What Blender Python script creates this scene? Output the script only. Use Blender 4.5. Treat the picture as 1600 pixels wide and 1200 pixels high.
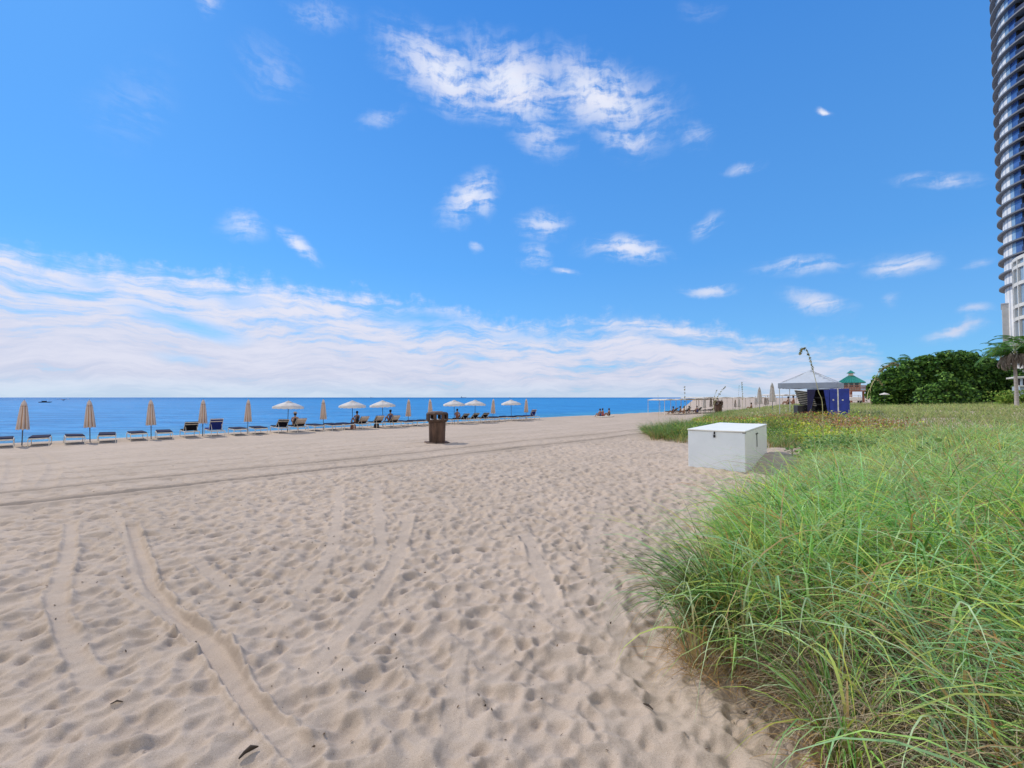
import bpy, bmesh, math, random
import numpy as np
from mathutils import Vector, Matrix
random.seed(7); rng = np.random.default_rng(7)
PI = math.pi; R = math.radians
scene = bpy.context.scene
for o in list(bpy.data.objects): bpy.data.objects.remove(o, do_unlink=True)

# ------------------------------------------------------------------ camera
CAMZ = 1.85; FPX = 690.0; PITCH = math.atan(21.0 / FPX)
cam_d = bpy.data.cameras.new('camera'); cam = bpy.data.objects.new('camera', cam_d)
scene.collection.objects.link(cam); scene.camera = cam
cam.location = (0, 0, CAMZ); cam.rotation_euler = (PI / 2 + PITCH, 0, 0)
cam_d.sensor_width = 36.0; cam_d.lens = FPX / 1600 * 36.0
cam_d.clip_start = 0.05; cam_d.clip_end = 60000
scene.render.resolution_x = 1024; scene.render.resolution_y = 768
scene.view_settings.view_transform = 'Standard'; scene.view_settings.look = 'None'
scene.view_settings.exposure = 0.0; scene.view_settings.gamma = 1.0
scene.view_settings.use_curve_mapping = False
try:
    scene.cycles.max_bounces = 6; scene.cycles.transparent_max_bounces = 8
except Exception: pass

def ray(px, py):
    dx = (px - 800) / FPX; dy = -(py - 600) / FPX
    c, s = math.cos(PITCH), math.sin(PITCH)
    return Vector((dx, c - dy * s, s + dy * c))
def at_z(px, py, z=0.0):
    d = ray(px, py); k = (z - CAMZ) / d.z
    return Vector((d.x * k, d.y * k, z))
def at_y(px, py, Y):
    d = ray(px, py); k = Y / d.y
    return Vector((d.x * k, Y, CAMZ + d.z * k))
def azel(px, py):
    d = ray(px, py).normalized()
    return math.atan2(d.x, d.y), math.asin(d.z)

# ------------------------------------------------------------------ sun + sky
SUN_EL, SUN_AZ = R(43), R(-50)        # azimuth measured from +Y towards +X
sun_d = bpy.data.lights.new('sun', 'SUN'); sun = bpy.data.objects.new('sun', sun_d)
scene.collection.objects.link(sun)
sun_d.energy = 3.2; sun_d.angle = R(0.6); sun_d.color = (1.0, 0.91, 0.79)
sdir = Vector((math.sin(SUN_AZ) * math.cos(SUN_EL), math.cos(SUN_AZ) * math.cos(SUN_EL), math.sin(SUN_EL)))
sun.rotation_euler = sdir.to_track_quat('Z', 'Y').to_euler()

world = bpy.data.worlds.new('World'); scene.world = world; world.use_nodes = True
WT = world.node_tree; WT.nodes.clear()
class NT:
    """tiny node helper"""
    def __init__(s, tree): s.t = tree
    def n(s, kind, **kw):
        nd = s.t.nodes.new(kind)
        for k, v in kw.items(): setattr(nd, k, v)
        return nd
    def l(s, a, b): s.t.links.new(a, b)
    def put(s, sock, v):
        if isinstance(v, bpy.types.NodeSocket): s.l(v, sock)
        else: sock.default_value = v
    def math(s, op, a, b=0.0, c=0.0, clamp=False):
        nd = s.n('ShaderNodeMath', operation=op, use_clamp=clamp)
        s.put(nd.inputs[0], a); s.put(nd.inputs[1], b)
        if op in ('MULTIPLY_ADD', 'SMOOTH_MIN', 'SMOOTH_MAX'): s.put(nd.inputs[2], c)
        return nd.outputs[0]
    def vmath(s, op, a, b=(0, 0, 0)):
        nd = s.n('ShaderNodeVectorMath', operation=op)
        s.put(nd.inputs[0], a)
        if op == 'SCALE': s.put(nd.inputs['Scale'], b)
        elif len(nd.inputs) > 1: s.put(nd.inputs[1], b)
        return nd.outputs['Value'] if op in ('LENGTH', 'DOT_PRODUCT') else nd.outputs[0]
    def maprange(s, v, a, b, c=0.0, d=1.0, smooth=True):
        nd = s.n('ShaderNodeMapRange'); nd.interpolation_type = 'SMOOTHSTEP' if smooth else 'LINEAR'
        s.put(nd.inputs[0], v)
        for i, q in enumerate((a, b, c, d)): s.put(nd.inputs[i + 1], q)
        return nd.outputs[0]
    def noise(s, vec, scale, detail=4, rough=0.5, dist=0.0):
        nd = s.n('ShaderNodeTexNoise'); s.l(vec, nd.inputs['Vector'])
        nd.inputs['Scale'].default_value = scale; nd.inputs['Detail'].default_value = detail
        nd.inputs['Roughness'].default_value = rough; nd.inputs['Distortion'].default_value = dist
        return nd
    def mix(s, f, a, b, blend='MIX'):
        nd = s.n('ShaderNodeMix', data_type='RGBA', blend_type=blend)
        s.put(nd.inputs[0], f); s.put(nd.inputs[6], a); s.put(nd.inputs[7], b)
        return nd.outputs[2]
    def mapping(s, vec, loc=(0, 0, 0), rot=(0, 0, 0), sc=(1, 1, 1), vt='POINT'):
        nd = s.n('ShaderNodeMapping', vector_type=vt); s.l(vec, nd.inputs[0])
        nd.inputs[1].default_value = loc; nd.inputs[2].default_value = rot; nd.inputs[3].default_value = sc
        return nd.outputs[0]
    def ramp(s, f, stops):
        nd = s.n('ShaderNodeValToRGB'); s.put(nd.inputs[0], f)
        e = nd.color_ramp.elements
        while len(e) < len(stops): e.new(0.5)
        for q, (p, c) in zip(e, stops):
            q.position = p; q.color = (*c, 1) if len(c) == 3 else c
        return nd.outputs[0]

W = NT(WT)
tc = W.n('ShaderNodeTexCoord'); D = tc.outputs['Generated']
sky = W.n('ShaderNodeTexSky'); sky.sky_type = 'NISHITA'; sky.sun_disc = False
sky.sun_elevation = SUN_EL; sky.sun_rotation = SUN_AZ
sky.altitude = 0; sky.air_density = 1.0; sky.dust_density = 0.2; sky.ozone_density = 2.5
sx = W.n('ShaderNodeSeparateXYZ'); W.l(D, sx.inputs[0])
az = W.math('ARCTAN2', sx.outputs[0], sx.outputs[1]); el = W.math('ARCSINE', sx.outputs[2])
ae = W.n('ShaderNodeCombineXYZ'); W.l(az, ae.inputs[0]); W.l(el, ae.inputs[1]); AE = ae.outputs[0]
# wind-blown warping of the cloud coordinates
wn = W.noise(AE, 5.0, 3, 0.55)
warp = W.vmath('SCALE', W.vmath('SUBTRACT', wn.outputs['Color'], (0.5, 0.5, 0.5)), 0.075)
wn2 = W.noise(AE, 22.0, 4, 0.6)
warp2 = W.vmath('SCALE', W.vmath('SUBTRACT', wn2.outputs['Color'], (0.5, 0.5, 0.5)), 0.016)
Q = W.vmath('ADD', W.vmath('ADD', AE, warp), warp2)
def blob(x1, y1, x2, y2, half, strength):
    a1, e1 = azel(x1, y1); a2, e2 = azel(x2, y2)
    cx, cy = (a1 + a2) / 2, (e1 + e2) / 2
    L = max(math.hypot(a2 - a1, e2 - e1) / 2, 1e-3); ang = math.atan2(e2 - e1, a2 - a1)
    hh = half / FPX * math.cos(cx) ** 1.4
    v = W.mapping(Q, (cx, cy, 0), (0, 0, ang), (L * 1.15, hh * 1.3, 1), 'TEXTURE')
    ln = W.vmath('LENGTH', v)
    return W.maprange(ln, 1.25, 0.0, 0.0, strength)
blobs = [  # cirrus patches, endpoints of their long axis, half width, weight
    (600, 55, 790, 150, 34, 1.0), (700, 85, 900, 160, 36, 1.05), (830, 110, 1050, 170, 34, 1.0), (960, 105, 1000, 150, 22, .8),
    (800, 205, 900, 215, 24, .62), (930, 208, 1040, 205, 16, .75), (900, 150, 1060, 190, 40, .5),
    (690, 340, 770, 285, 22, .95), (740, 300, 765, 340, 20, .8), (810, 355, 885, 345, 18, .75), (815, 400, 860, 400, 16, .7),
    (910, 385, 1045, 392, 18, .95), (1085, 360, 1135, 340, 17, .6), (1065, 450, 1150, 455, 9, .85),
    (445, 365, 500, 415, 13, .95), (350, 350, 425, 365, 22, .6), (560, 190, 640, 175, 10, .4), (1060, 205, 1110, 215, 16, .4),
    (1225, 462, 1335, 490, 15, .85), (1180, 425, 1330, 415, 13, .7), (1360, 425, 1470, 412, 17, .9), (1400, 285, 1555, 272, 12, .6),
    (1380, 475, 1410, 470, 9, .45), (1440, 530, 1555, 500, 12, .85), (1500, 490, 1560, 490, 9, .7), (1130, 268, 1190, 262, 7, .5),
    (1275, 180, 1305, 187, 5, 1.1), (300, 0, 345, 20, 22, .5), (440, 10, 560, 20, 14, .35), (370, 95, 470, 110, 30, .22), (730, 385, 750, 385, 10, .5),
    (1500, 425, 1555, 410, 9, .4), (150, 210, 260, 110, 40, .12), (860, 420, 900, 425, 5, .7), (1060, 20, 1120, 10, 10, .18)]
acc = None
for b in blobs:
    o = blob(*b); acc = o if acc is None else W.math('MAXIMUM', acc, o)
# fibre texture of the cirrus: fbm stretched along the wind
fv = W.mapping(Q, (0, 0, 0), (0, 0, R(20)), (8, 32, 1))
fib = W.noise(fv, 1.5, 9, 0.62, 0.25).outputs['Fac']
fv2 = W.mapping(Q, (3, 1, 0), (0, 0, R(-35)), (40, 24, 1))
fib2 = W.noise(fv2, 1.5, 7, 0.6).outputs['Fac']
fibm = W.math('ADD', W.math('MULTIPLY', fib, .72), W.math('MULTIPLY', fib2, .28))
veil = W.math('MULTIPLY', W.maprange(acc, .02, .75), W.maprange(fib, .30, .75, 0, .5))
cir = W.math('MULTIPLY', acc, W.maprange(W.math('ADD', fibm, W.math('MULTIPLY', acc, .10)), .42, .66, 0, 1), clamp=True)
# the long bank of thin cloud over the sea: its upper edge as elevation over azimuth
fc = W.n('ShaderNodeFloatCurve'); cur = fc.mapping.curves[0]
fc.mapping.extend = 'HORIZONTAL'
edge_px = [(0, 372), (90, 398), (200, 402), (330, 425), (440, 442), (560, 455), (700, 480), (860, 505), (960, 490), (1060, 500), (1200, 522), (1330, 532), (1420, 568), (1560, 612)]
pts = []
for x, y in edge_px:
    a, e = azel(x, y); pts.append(((a + 1) / 2, e * 2))
while len(cur.points) < len(pts): cur.points.new(0.5, 0.5)
for p, q in zip(sorted(cur.points, key=lambda k: k.location[0]), pts): pass
for i, q in enumerate(pts): cur.points[i].location = q
fc.mapping.update()
W.l(W.math('MULTIPLY_ADD', az, 0.5, 0.5), fc.inputs['Value'])
edge = W.math('MULTIPLY', fc.outputs[0], 0.5)
sq = W.n('ShaderNodeSeparateXYZ'); W.l(Q, sq.inputs[0])
elw = W.math('MULTIPLY_ADD', el, .45, W.math('MULTIPLY', sq.outputs[1], .55))
depth = W.math('SUBTRACT', edge, elw)                       # >0 below the edge
en = W.noise(AE, 26.0, 7, .62).outputs['Fac']
depth = W.math('ADD', depth, W.math('MULTIPLY_ADD', en, .09, -.042))
bank = W.maprange(depth, -0.008, 0.038, 0, 1)
sv = W.mapping(Q, (1.3, .4, 0), (0, 0, R(17)), (3.2, 22, 1))
streak = W.noise(sv, 1.7, 10, 0.66, 0.1).outputs['Fac']
# clear gaps between the streaks
gap = None
for g_ in [(200, 480, 380, 520, 15, .8), (560, 488, 760, 508, 14, .9), (300, 455, 420, 478, 9, .5), (100, 425, 200, 445, 9, .5), (0, 430, 90, 470, 10, .4), (980, 520, 1120, 545, 10, .45),
           (720, 520, 960, 524, 8, .5), (1180, 560, 1330, 570, 12, .3), (230, 555, 330, 560, 10, .35)]:
    o = blob(*g_); gap = o if gap is None else W.math('MAXIMUM', gap, o)
thick = W.maprange(W.math('ADD', streak, W.math('MULTIPLY', depth, 1.1)), .38, .64, .10, 1.0)
bankd = W.math('MULTIPLY', bank, thick)
bankd = W.math('MULTIPLY', bankd, W.math('SUBTRACT', 1.0, gap), clamp=True)
# thin out again in a clear pale strip right over the horizon to the right
bankd = W.math('MULTIPLY', bankd, W.maprange(el, -.01, .05, .62, .93))
# clean sky colour
hsv = W.n('ShaderNodeHueSaturation'); hsv.inputs['Saturation'].default_value = 1.12; hsv.inputs['Value'].default_value = 1.0
W.l(sky.outputs[0], hsv.inputs['Color'])
clean = W.mix(1.0, hsv.outputs[0], (0.38, 0.88, 1.30, 1), 'MULTIPLY')
SKYK = 0.12
clean_s = W.vmath('SCALE', clean, SKYK)
grad = W.ramp(W.maprange(el, 0, .8, 0, 1, False), [(0, (.27, .56, .92)), (.35, (.14, .43, .93)), (1, (.065, .29, .85))])
clean_s = W.mix(.62, clean_s, grad)
ccol = W.mix(W.maprange(el, .02, .34), (.61, .63, .79, 1), (.84, .88, 1.0, 1))
ccol = W.mix(W.maprange(streak, .35, .65), ccol, W.mix(.5, ccol, (.92, .88, .95, 1)))
dens = W.math('MAXIMUM', W.math('MAXIMUM', W.math('MULTIPLY', cir, .92), veil), bankd)
# unseen broken cumulus added behind the viewpoint as bright neutral fill light
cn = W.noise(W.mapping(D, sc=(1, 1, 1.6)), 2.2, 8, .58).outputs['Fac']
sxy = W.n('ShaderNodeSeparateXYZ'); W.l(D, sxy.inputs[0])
fill_cloud = W.math('MULTIPLY', W.maprange(sxy.outputs[1], .12, -.35), W.maprange(cn, .36, .50), clamp=True)
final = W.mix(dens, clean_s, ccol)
final = W.mix(fill_cloud, final, (1.08, 1.05, 1.01, 1))
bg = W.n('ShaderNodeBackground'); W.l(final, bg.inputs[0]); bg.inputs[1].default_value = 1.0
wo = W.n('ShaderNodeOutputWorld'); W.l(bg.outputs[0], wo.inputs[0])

# ------------------------------------------------------------------ helpers
COL = scene.collection
def tag(o, label=None, cat=None, group=None, kind=None):
    if label: o['label'] = label
    if cat: o['category'] = cat
    if group: o['group'] = group
    if kind: o['kind'] = kind
    return o
def empty(name, loc, rz=0, label=None, cat=None, group=None):
    o = bpy.data.objects.new(name, None); COL.objects.link(o); o.location = loc
    o.rotation_euler = (0, 0, rz); o.empty_display_size = .2
    return tag(o, label, cat, group)
def copy_tree(o, parent=None, kids=None):
    kids = kids or children_map()
    c = o.copy(); COL.objects.link(c); c.parent = parent
    for ch in kids.get(o.name, []): copy_tree(ch, c, kids)
    return c
def children_map():
    m = {}
    for o in COL.objects:
        if o.parent: m.setdefault(o.parent.name, []).append(o)
    return m
class MB:
    def __init__(s): s.v = []; s.f = []; s.m = []; s.sm = []
    def add(s, vs, fs, mi=0, smooth=False):
        b = len(s.v); s.v += [tuple(v) for v in vs]
        for f in fs: s.f.append(tuple(b + i for i in f)); s.m.append(mi); s.sm.append(smooth)
        return s
    def box(s, c, d, rz=0, rx=0, ry=0, mi=0, bev=0.0, taper=1.0):
        bm = bmesh.new(); bmesh.ops.create_cube(bm, size=1)
        for v in bm.verts:
            k = taper if v.co.z > 0 else 1
            v.co = Vector((v.co.x * d[0] * k, v.co.y * d[1] * k, v.co.z * d[2]))
        if bev > 0: bmesh.ops.bevel(bm, geom=bm.edges[:], offset=bev, segments=2, affect='EDGES', profile=.5)
        M = Matrix.Translation(c) @ Matrix.Rotation(rz, 4, 'Z') @ Matrix.Rotation(ry, 4, 'Y') @ Matrix.Rotation(rx, 4, 'X')
        bm.verts.index_update()
        s.add([M @ v.co for v in bm.verts], [[v.index for v in f.verts] for f in bm.faces], mi)
        bm.free(); return s
    def tube(s, pts, r, n=8, mi=0, caps=True, r2=None):
        pts = [Vector(p) for p in pts]; k = len(pts); rings = []
        rr = [r if r2 is None else r + (r2 - r) * i / (k - 1) for i in range(k)] if not isinstance(r, (list, tuple)) else list(r)
        vs = []
        for i, p in enumerate(pts):
            d = (pts[min(i + 1, k - 1)] - pts[max(i - 1, 0)]).normalized()
            u = d.cross(Vector((0, 0, 1)));
            if u.length < .05: u = d.cross(Vector((1, 0, 0)))
            u.normalize(); w = d.cross(u)
            for j in range(n):
                a = 2 * PI * j / n; vs.append(p + (u * math.cos(a) + w * math.sin(a)) * rr[i])
        fs = [(i * n + j, i * n + (j + 1) % n, (i + 1) * n + (j + 1) % n, (i + 1) * n + j) for i in range(k - 1) for j in range(n)]
        if caps: fs += [tuple(range(n)), tuple((k - 1) * n + j for j in reversed(range(n)))]
        return s.add(vs, fs, mi, True)
    def lathe(s, prof, n=24, mi=0, c=(0, 0, 0), caps=True, a0=0, smooth=True, wob=None):
        vs = []
        for (r, z) in prof:
            for j in range(n):
                a = a0 + 2 * PI * j / n; q = r if wob is None else r * wob(a, z)
                vs.append((c[0] + q * math.cos(a), c[1] + q * math.sin(a), c[2] + z))
        k = len(prof)
        fs = [(i * n + j, i * n + (j + 1) % n, (i + 1) * n + (j + 1) % n, (i + 1) * n + j) for i in range(k - 1) for j in range(n)]
        if caps: fs += [tuple(reversed(range(n))), tuple((k - 1) * n + j for j in range(n))]
        return s.add(vs, fs, mi, smooth)
    def build(s, name, mats, parent=None):
        me = bpy.data.meshes.new(name); me.from_pydata(s.v, [], s.f)
        mats = mats if isinstance(mats, (list, tuple)) else [mats]
        for m in mats: me.materials.append(m)
        me.polygons.foreach_set('material_index', s.m); me.polygons.foreach_set('use_smooth', s.sm)
        me.update()
        o = bpy.data.objects.new(name, me); COL.objects.link(o)
        if parent: o.parent = parent
        return o
def np_mesh(name, V, F, mat, col=None, parent=None, smooth=False):
    """V (n,3), F (m,4) numpy"""
    me = bpy.data.meshes.new(name)
    me.vertices.add(len(V)); me.vertices.foreach_set('co', V.astype(np.float32).ravel())
    k = F.shape[1]
    me.loops.add(F.size); me.loops.foreach_set('vertex_index', F.astype(np.int32).ravel())
    me.polygons.add(len(F)); me.polygons.foreach_set('loop_start', np.arange(0, F.size, k, dtype=np.int32))
    try: me.polygons.foreach_set('loop_total', np.full(len(F), k, dtype=np.int32))
    except Exception: pass
    if smooth: me.polygons.foreach_set('use_smooth', np.ones(len(F), dtype=bool))
    me.update(calc_edges=True)
    if col is not None:
        a = me.color_attributes.new('tint', 'FLOAT_COLOR', 'POINT')
        c4 = np.ones((len(V), 4), dtype=np.float32); c4[:, :3] = col; a.data.foreach_set('color', c4.ravel())
    me.materials.append(mat)
    o = bpy.data.objects.new(name, me); COL.objects.link(o)
    if parent: o.parent = parent
    return o

def mat(name, col, rough=.6, var=.12, vscale=6, bump=0, bscale=40, metal=0, spec=.4, trans=0.0, stretch=None, dark=None, detail=5):
    m = bpy.data.materials.new(name); m.use_nodes = True; T = NT(m.node_tree)
    b = m.node_tree.nodes['Principled BSDF']; t = T.n('ShaderNodeTexCoord'); v = t.outputs['Object']
    if stretch: v = T.mapping(v, sc=stretch)
    n = T.noise(v, vscale, detail, .6).outputs['Fac']
    d = dark or tuple(c * (1 - 2 * var) for c in col); l = tuple(min(1, c * (1 + var)) for c in col)
    T.l(T.mix(T.maprange(n, .3, .7), (*d, 1), (*l, 1)), b.inputs['Base Color'])
    b.inputs['Roughness'].default_value = rough; b.inputs['Metallic'].default_value = metal
    b.inputs['Specular IOR Level'].default_value = spec
    if bump:
        bn = T.n('ShaderNodeBump'); bn.inputs['Strength'].default_value = bump; bn.inputs['Distance'].default_value = .02
        T.l(T.noise(v, bscale, 5, .6).outputs['Fac'], bn.inputs['Height']); T.l(bn.outputs[0], b.inputs['Normal'])
    if trans:
        o = m.node_tree.nodes['Material Output']; tr = T.n('ShaderNodeBsdfTranslucent'); tr.inputs[0].default_value = (*l, 1)
        ms = T.n('ShaderNodeMixShader'); ms.inputs[0].default_value = trans
        T.l(b.outputs[0], ms.inputs[1]); T.l(tr.outputs[0], ms.inputs[2]); T.l(ms.outputs[0], o.inputs[0])
    return m
def leafmat(name, trans=.3, rough=.45, spec=.4, gain=1.0):
    m = bpy.data.materials.new(name); m.use_nodes = True; T = NT(m.node_tree)
    b = m.node_tree.nodes['Principled BSDF']; a = T.n('ShaderNodeAttribute'); a.attribute_name = 'tint'
    t = T.n('ShaderNodeTexCoord'); nz = T.noise(t.outputs['Object'], 9, 3).outputs['Fac']
    c = T.mix(1.0, a.outputs['Color'], T.ramp(nz, [(0.3, (.82 * gain, .82 * gain, .82 * gain)), (.7, (1.1 * gain, 1.1 * gain, 1.1 * gain))]), 'MULTIPLY')
    T.l(c, b.inputs['Base Color']); b.inputs['Roughness'].default_value = rough
    b.inputs['Specular IOR Level'].default_value = spec
    o = m.node_tree.nodes['Material Output']; tr = T.n('ShaderNodeBsdfTranslucent'); T.l(c, tr.inputs[0])
    ms = T.n('ShaderNodeMixShader'); ms.inputs[0].default_value = trans
    T.l(b.outputs[0], ms.inputs[1]); T.l(tr.outputs[0], ms.inputs[2]); T.l(ms.outputs[0], o.inputs[0])
    return m

# ------------------------------------------------------------------ terrain
A = math.atan(700 / FPX)                   # bearing of the shore line
cS, sS = math.cos(A), math.sin(A)
def PT(x, y): return -x * cS + y * sS, x * sS + y * cS
def XY(P, T): return -P * cS + T * sS, P * sS + T * cS
ROWP = 33.0
def smooth(x): x = np.clip(x, 0, 1); return x * x * (3 - 2 * x)
edge_img = [(1285, 1185), (1215, 1120), (1180, 1075), (1130, 1085), (1075, 1062), (1040, 1020), (1050, 975), (1090, 925), (1105, 880), (1130, 835), (1175, 790),
            (1215, 745), (1250, 712), (1235, 698), (1200, 695), (1150, 692), (1080, 692), (1030, 688), (1016, 680)]
poly = [(3.5, -60), (2.6, -5), (1.9, 0), (1.75, 1.6)] + [tuple(at_z(x, y).xy) for x, y in edge_img]
poly += [XY(11, 24), XY(17, 42), XY(22, 62), XY(23, 120), XY(15, 260), XY(12, 900)]
veg_line = np.array(poly)
poly_closed = np.array(poly + [XY(-900, 900), (900, -60)])
def inside(x, y):
    x = np.asarray(x, float); y = np.asarray(y, float); r = np.zeros(x.shape, bool)
    n = len(poly_closed); j = n - 1
    for i in range(n):
        xi, yi = poly_closed[i]; xj, yj = poly_closed[j]
        c = ((yi > y) != (yj > y)) & (x < (xj - xi) * (y - yi) / (yj - yi + 1e-12) + xi)
        r ^= c; j = i
    return r
def seg_dist(x, y, line):
    d = np.full(np.shape(x), 1e9)
    for i in range(len(line) - 1):
        ax, ay = line[i]; bx, by = line[i + 1]; ux, uy = bx - ax, by - ay
        k = np.clip(((x - ax) * ux + (y - ay) * uy) / (ux * ux + uy * uy + 1e-12), 0, 1)
        d = np.minimum(d, np.hypot(x - ax - k * ux, y - ay - k * uy))
    return d
def vegdist(x, y): return seg_dist(x, y, veg_line) * np.where(inside(x, y), 1, -1)
def snoise(x, y, f, seed):                 # cheap smooth value noise from sines
    r = np.random.default_rng(seed); z = 0
    for k in range(7):
        a = r.uniform(0, 2 * PI); ff = f * r.uniform(.6, 1.7)
        z = z + np.sin((x * math.cos(a) + y * math.sin(a)) * ff + r.uniform(0, 6.28))
    return z / 7
def base_h(x, y):
    x = np.asarray(x, float); y = np.asarray(y, float)
    P, T = PT(x, y)
    z = -.55 * smooth((P - 11) / 21)
    P = P - .42 * np.clip(T - 92, 0, None)
    z = z - np.clip(P - 34.6, 0, None) * .14 * smooth((P - 34.6) / 3); z = np.maximum(z, -9)
    d = vegdist(x, y)
    z = z + .16 * smooth((d + .15) / .9) + .72 * smooth(d / 7.5) + .38 * smooth((d - 6) / 22)
    z = z + np.where(d > 0, smooth(d / 3) * .12 * snoise(x, y, 1.3, 3), 0)
    z = z + .035 * snoise(x, y, .8, 5) * smooth((34 - P) / 4) + .02 * snoise(x, y, 2.3, 8) * smooth((34 - P) / 4)
    return z
# raster of footprints and drag marks over the near beach
RES = .013; X0, X1, Y0, Y1 = -26.0, 13.0, .3, 25.0
nx, ny = int((X1 - X0) / RES), int((Y1 - Y0) / RES)
gx = (X0 + (np.arange(nx) + .5) * RES).astype(np.float32); gy = (Y0 + (np.arange(ny) + .5) * RES).astype(np.float32)
pit = np.zeros((ny, nx), np.float32)
def stamp(cx, cy, la, lb, ang, depth, skew=0.3, pw=1.0):
    rr = max(la, lb) * 1.15
    i0, i1 = int((cx - rr - X0) / RES), int((cx + rr - X0) / RES) + 1; j0, j1 = int((cy - rr - Y0) / RES), int((cy + rr - Y0) / RES) + 1
    i0, j0, i1, j1 = max(i0, 0), max(j0, 0), min(i1, nx), min(j1, ny)
    if i1 <= i0 or j1 <= j0: return
    dx = gx[None, i0:i1] - cx; dy = gy[j0:j1, None] - cy
    u = (dx * math.cos(ang) + dy * math.sin(ang)) / la; v = (-dx * math.sin(ang) + dy * math.cos(ang)) / lb
    q = np.clip(1 - (u * u + v * v), 0, 1) ** pw * (1 + skew * u)
    np.maximum(pit[j0:j1, i0:i1], depth * q, out=pit[j0:j1, i0:i1])
NS = 30000
ss = rng.random((NS, 9))
for k in range(NS):
    r_ = 1.5 + 24 * ss[k, 0] ** .8 ; b_ = R(-58 + 104 * ss[k, 1])
    cx, cy = r_ * math.sin(b_), r_ * math.cos(b_)
    P, T = PT(cx, cy)
    if P > 10.6 and ss[k, 7] > .30 : continue
    big = ss[k, 2]
    la = .06 + .085 * big ** 1.5; lb = la * (.48 + .4 * ss[k, 3])
    ang = ss[k, 4] * 6.28 if ss[k, 8] < .45 else (PI / 2 - A) + .5 * (ss[k, 4] - .5) + (PI if ss[k, 5] > .5 else 0)
    stamp(cx, cy, la, lb, ang, (.018 + .050 * ss[k, 6] ** 1.3), .5, .75)
# blur kernel (separable)
def blur(a, n):
    k = np.ones(2 * n + 1, np.float32) / (2 * n + 1)
    c = np.cumsum(np.pad(a, ((0, 0), (n + 1, n)), mode='edge'), axis=1, dtype=np.float64); a = ((c[:, 2 * n + 1:] - c[:, :-2 * n - 1]) / (2 * n + 1)).astype(np.float32)
    c = np.cumsum(np.pad(a, ((n + 1, n), (0, 0)), mode='edge'), axis=0, dtype=np.float64); return ((c[2 * n + 1:] - c[:-2 * n - 1]) / (2 * n + 1)).astype(np.float32)
pit = blur(pit, 1)
H = -pit
# filtered random relief: wind-softened lumps
def fnoise(cell, seed):
    r = np.random.default_rng(seed); m, n = int((Y1 - Y0) / cell) + 3, int((X1 - X0) / cell) + 3
    g = r.standard_normal((m, n)).astype(np.float32)
    yy = (gy - Y0) / cell; xx = (gx - X0) / cell; j = yy.astype(int); i = xx.astype(int)
    fy = smooth(yy - j)[:, None]; fx = smooth(xx - i)[None, :]
    return (g[j][:, i] * (1 - fy) * (1 - fx) + g[j][:, i + 1] * (1 - fy) * fx + g[j + 1][:, i] * fy * (1 - fx) + g[j + 1][:, i + 1] * fy * fx).astype(np.float32)
for k in range(9000):                      # toe marks and small scuffs
    r_ = 1.5 + 9 * rng.random() ** .8; b_ = R(-56 + 104 * rng.random()); stamp(r_ * math.sin(b_), r_ * math.cos(b_), rng.uniform(.03, .07), rng.uniform(.02, .045), rng.uniform(0, 6.28), rng.uniform(.006, .02), .2, .9)
H = -pit
H += .008 * fnoise(.22, 1) + .005 * fnoise(.09, 2) + .003 * fnoise(.05, 6) + .009 * fnoise(.7, 4)
GX, GY = np.meshgrid(gx, gy); PG, TG = PT(GX, GY)
# long drag marks (image points turned into ground points), half width in metres, depth, how much they erase the prints
def groove(img, hw, depth, erase=.85, rim=.4):
    global H
    pts = [at_z(x, y).xy for x, y in img]
    # subdivide with catmull-rom
    q = []
    for i in range(len(pts) - 1):
        p0, p1, p2, p3 = pts[max(i - 1, 0)], pts[i], pts[i + 1], pts[min(i + 2, len(pts) - 1)]
        for s in range(5):
            t = s / 5; q.append(.5 * ((2 * p1) + (p2 - p0) * t + (2 * p0 - 5 * p1 + 4 * p2 - p3) * t * t + (3 * p1 - p0 - 3 * p2 + p3) * t ** 3))
    q.append(pts[-1])
    m = hw * 3
    for i in range(len(q) - 1):
        pass
    xs = [p.x for p in q]; ys = [p.y for p in q]
    i0, i1 = max(int((min(xs) - m - X0) / RES), 0), min(int((max(xs) + m - X0) / RES), nx)
    j0, j1 = max(int((min(ys) - m - Y0) / RES), 0), min(int((max(ys) + m - Y0) / RES), ny)
    if i1 <= i0 or j1 <= j0: return
    sx_, sy_ = GX[j0:j1, i0:i1], GY[j0:j1, i0:i1]
    d = seg_dist(sx_, sy_, [(p.x, p.y) for p in q]) / hw
    d = d * (1 + .30 * snoise(sx_, sy_, 7, 21) + .15 * snoise(sx_, sy_, 22, 23))
    e0 = np.minimum(np.hypot(sx_ - q[0].x, sy_ - q[0].y), np.hypot(sx_ - q[-1].x, sy_ - q[-1].y)); tp = smooth(e0 / (hw * 7))
    er = erase * smooth((1.25 - d) / .5) * tp
    h = H[j0:j1, i0:i1]
    h = h * (1 - er) + er * (-depth)
    h = h + tp * depth * rim * 1.3 * np.exp(-((d - 1.25) / .30) ** 2)
    H[j0:j1, i0:i1] = h
groove([(205, 815), (225, 880), (262, 945), (330, 1000), (375, 1070), (430, 1130), (500, 1198)], 0.068, 0.063)
groove([(112, 810), (105, 870), (88, 930), (110, 1000), (140, 1045), (150, 1090)], 0.068, 0.039)
groove([(180, 800), (200, 850), (215, 905), (255, 950)], 0.040, 0.026)
groove([(172, 905), (215, 930), (255, 955), (300, 985)], 0.036, 0.026)
groove([(640, 800), (615, 880), (560, 960), (500, 1030), (430, 1100)], 0.080, 0.029)
groove([(530, 755), (525, 830), (490, 900), (450, 940)], 0.080, 0.019)
groove([(590, 750), (592, 800), (600, 870)], 0.080, 0.019)
groove([(300, 870), (350, 905), (400, 925)], 0.064, 0.029)
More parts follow.
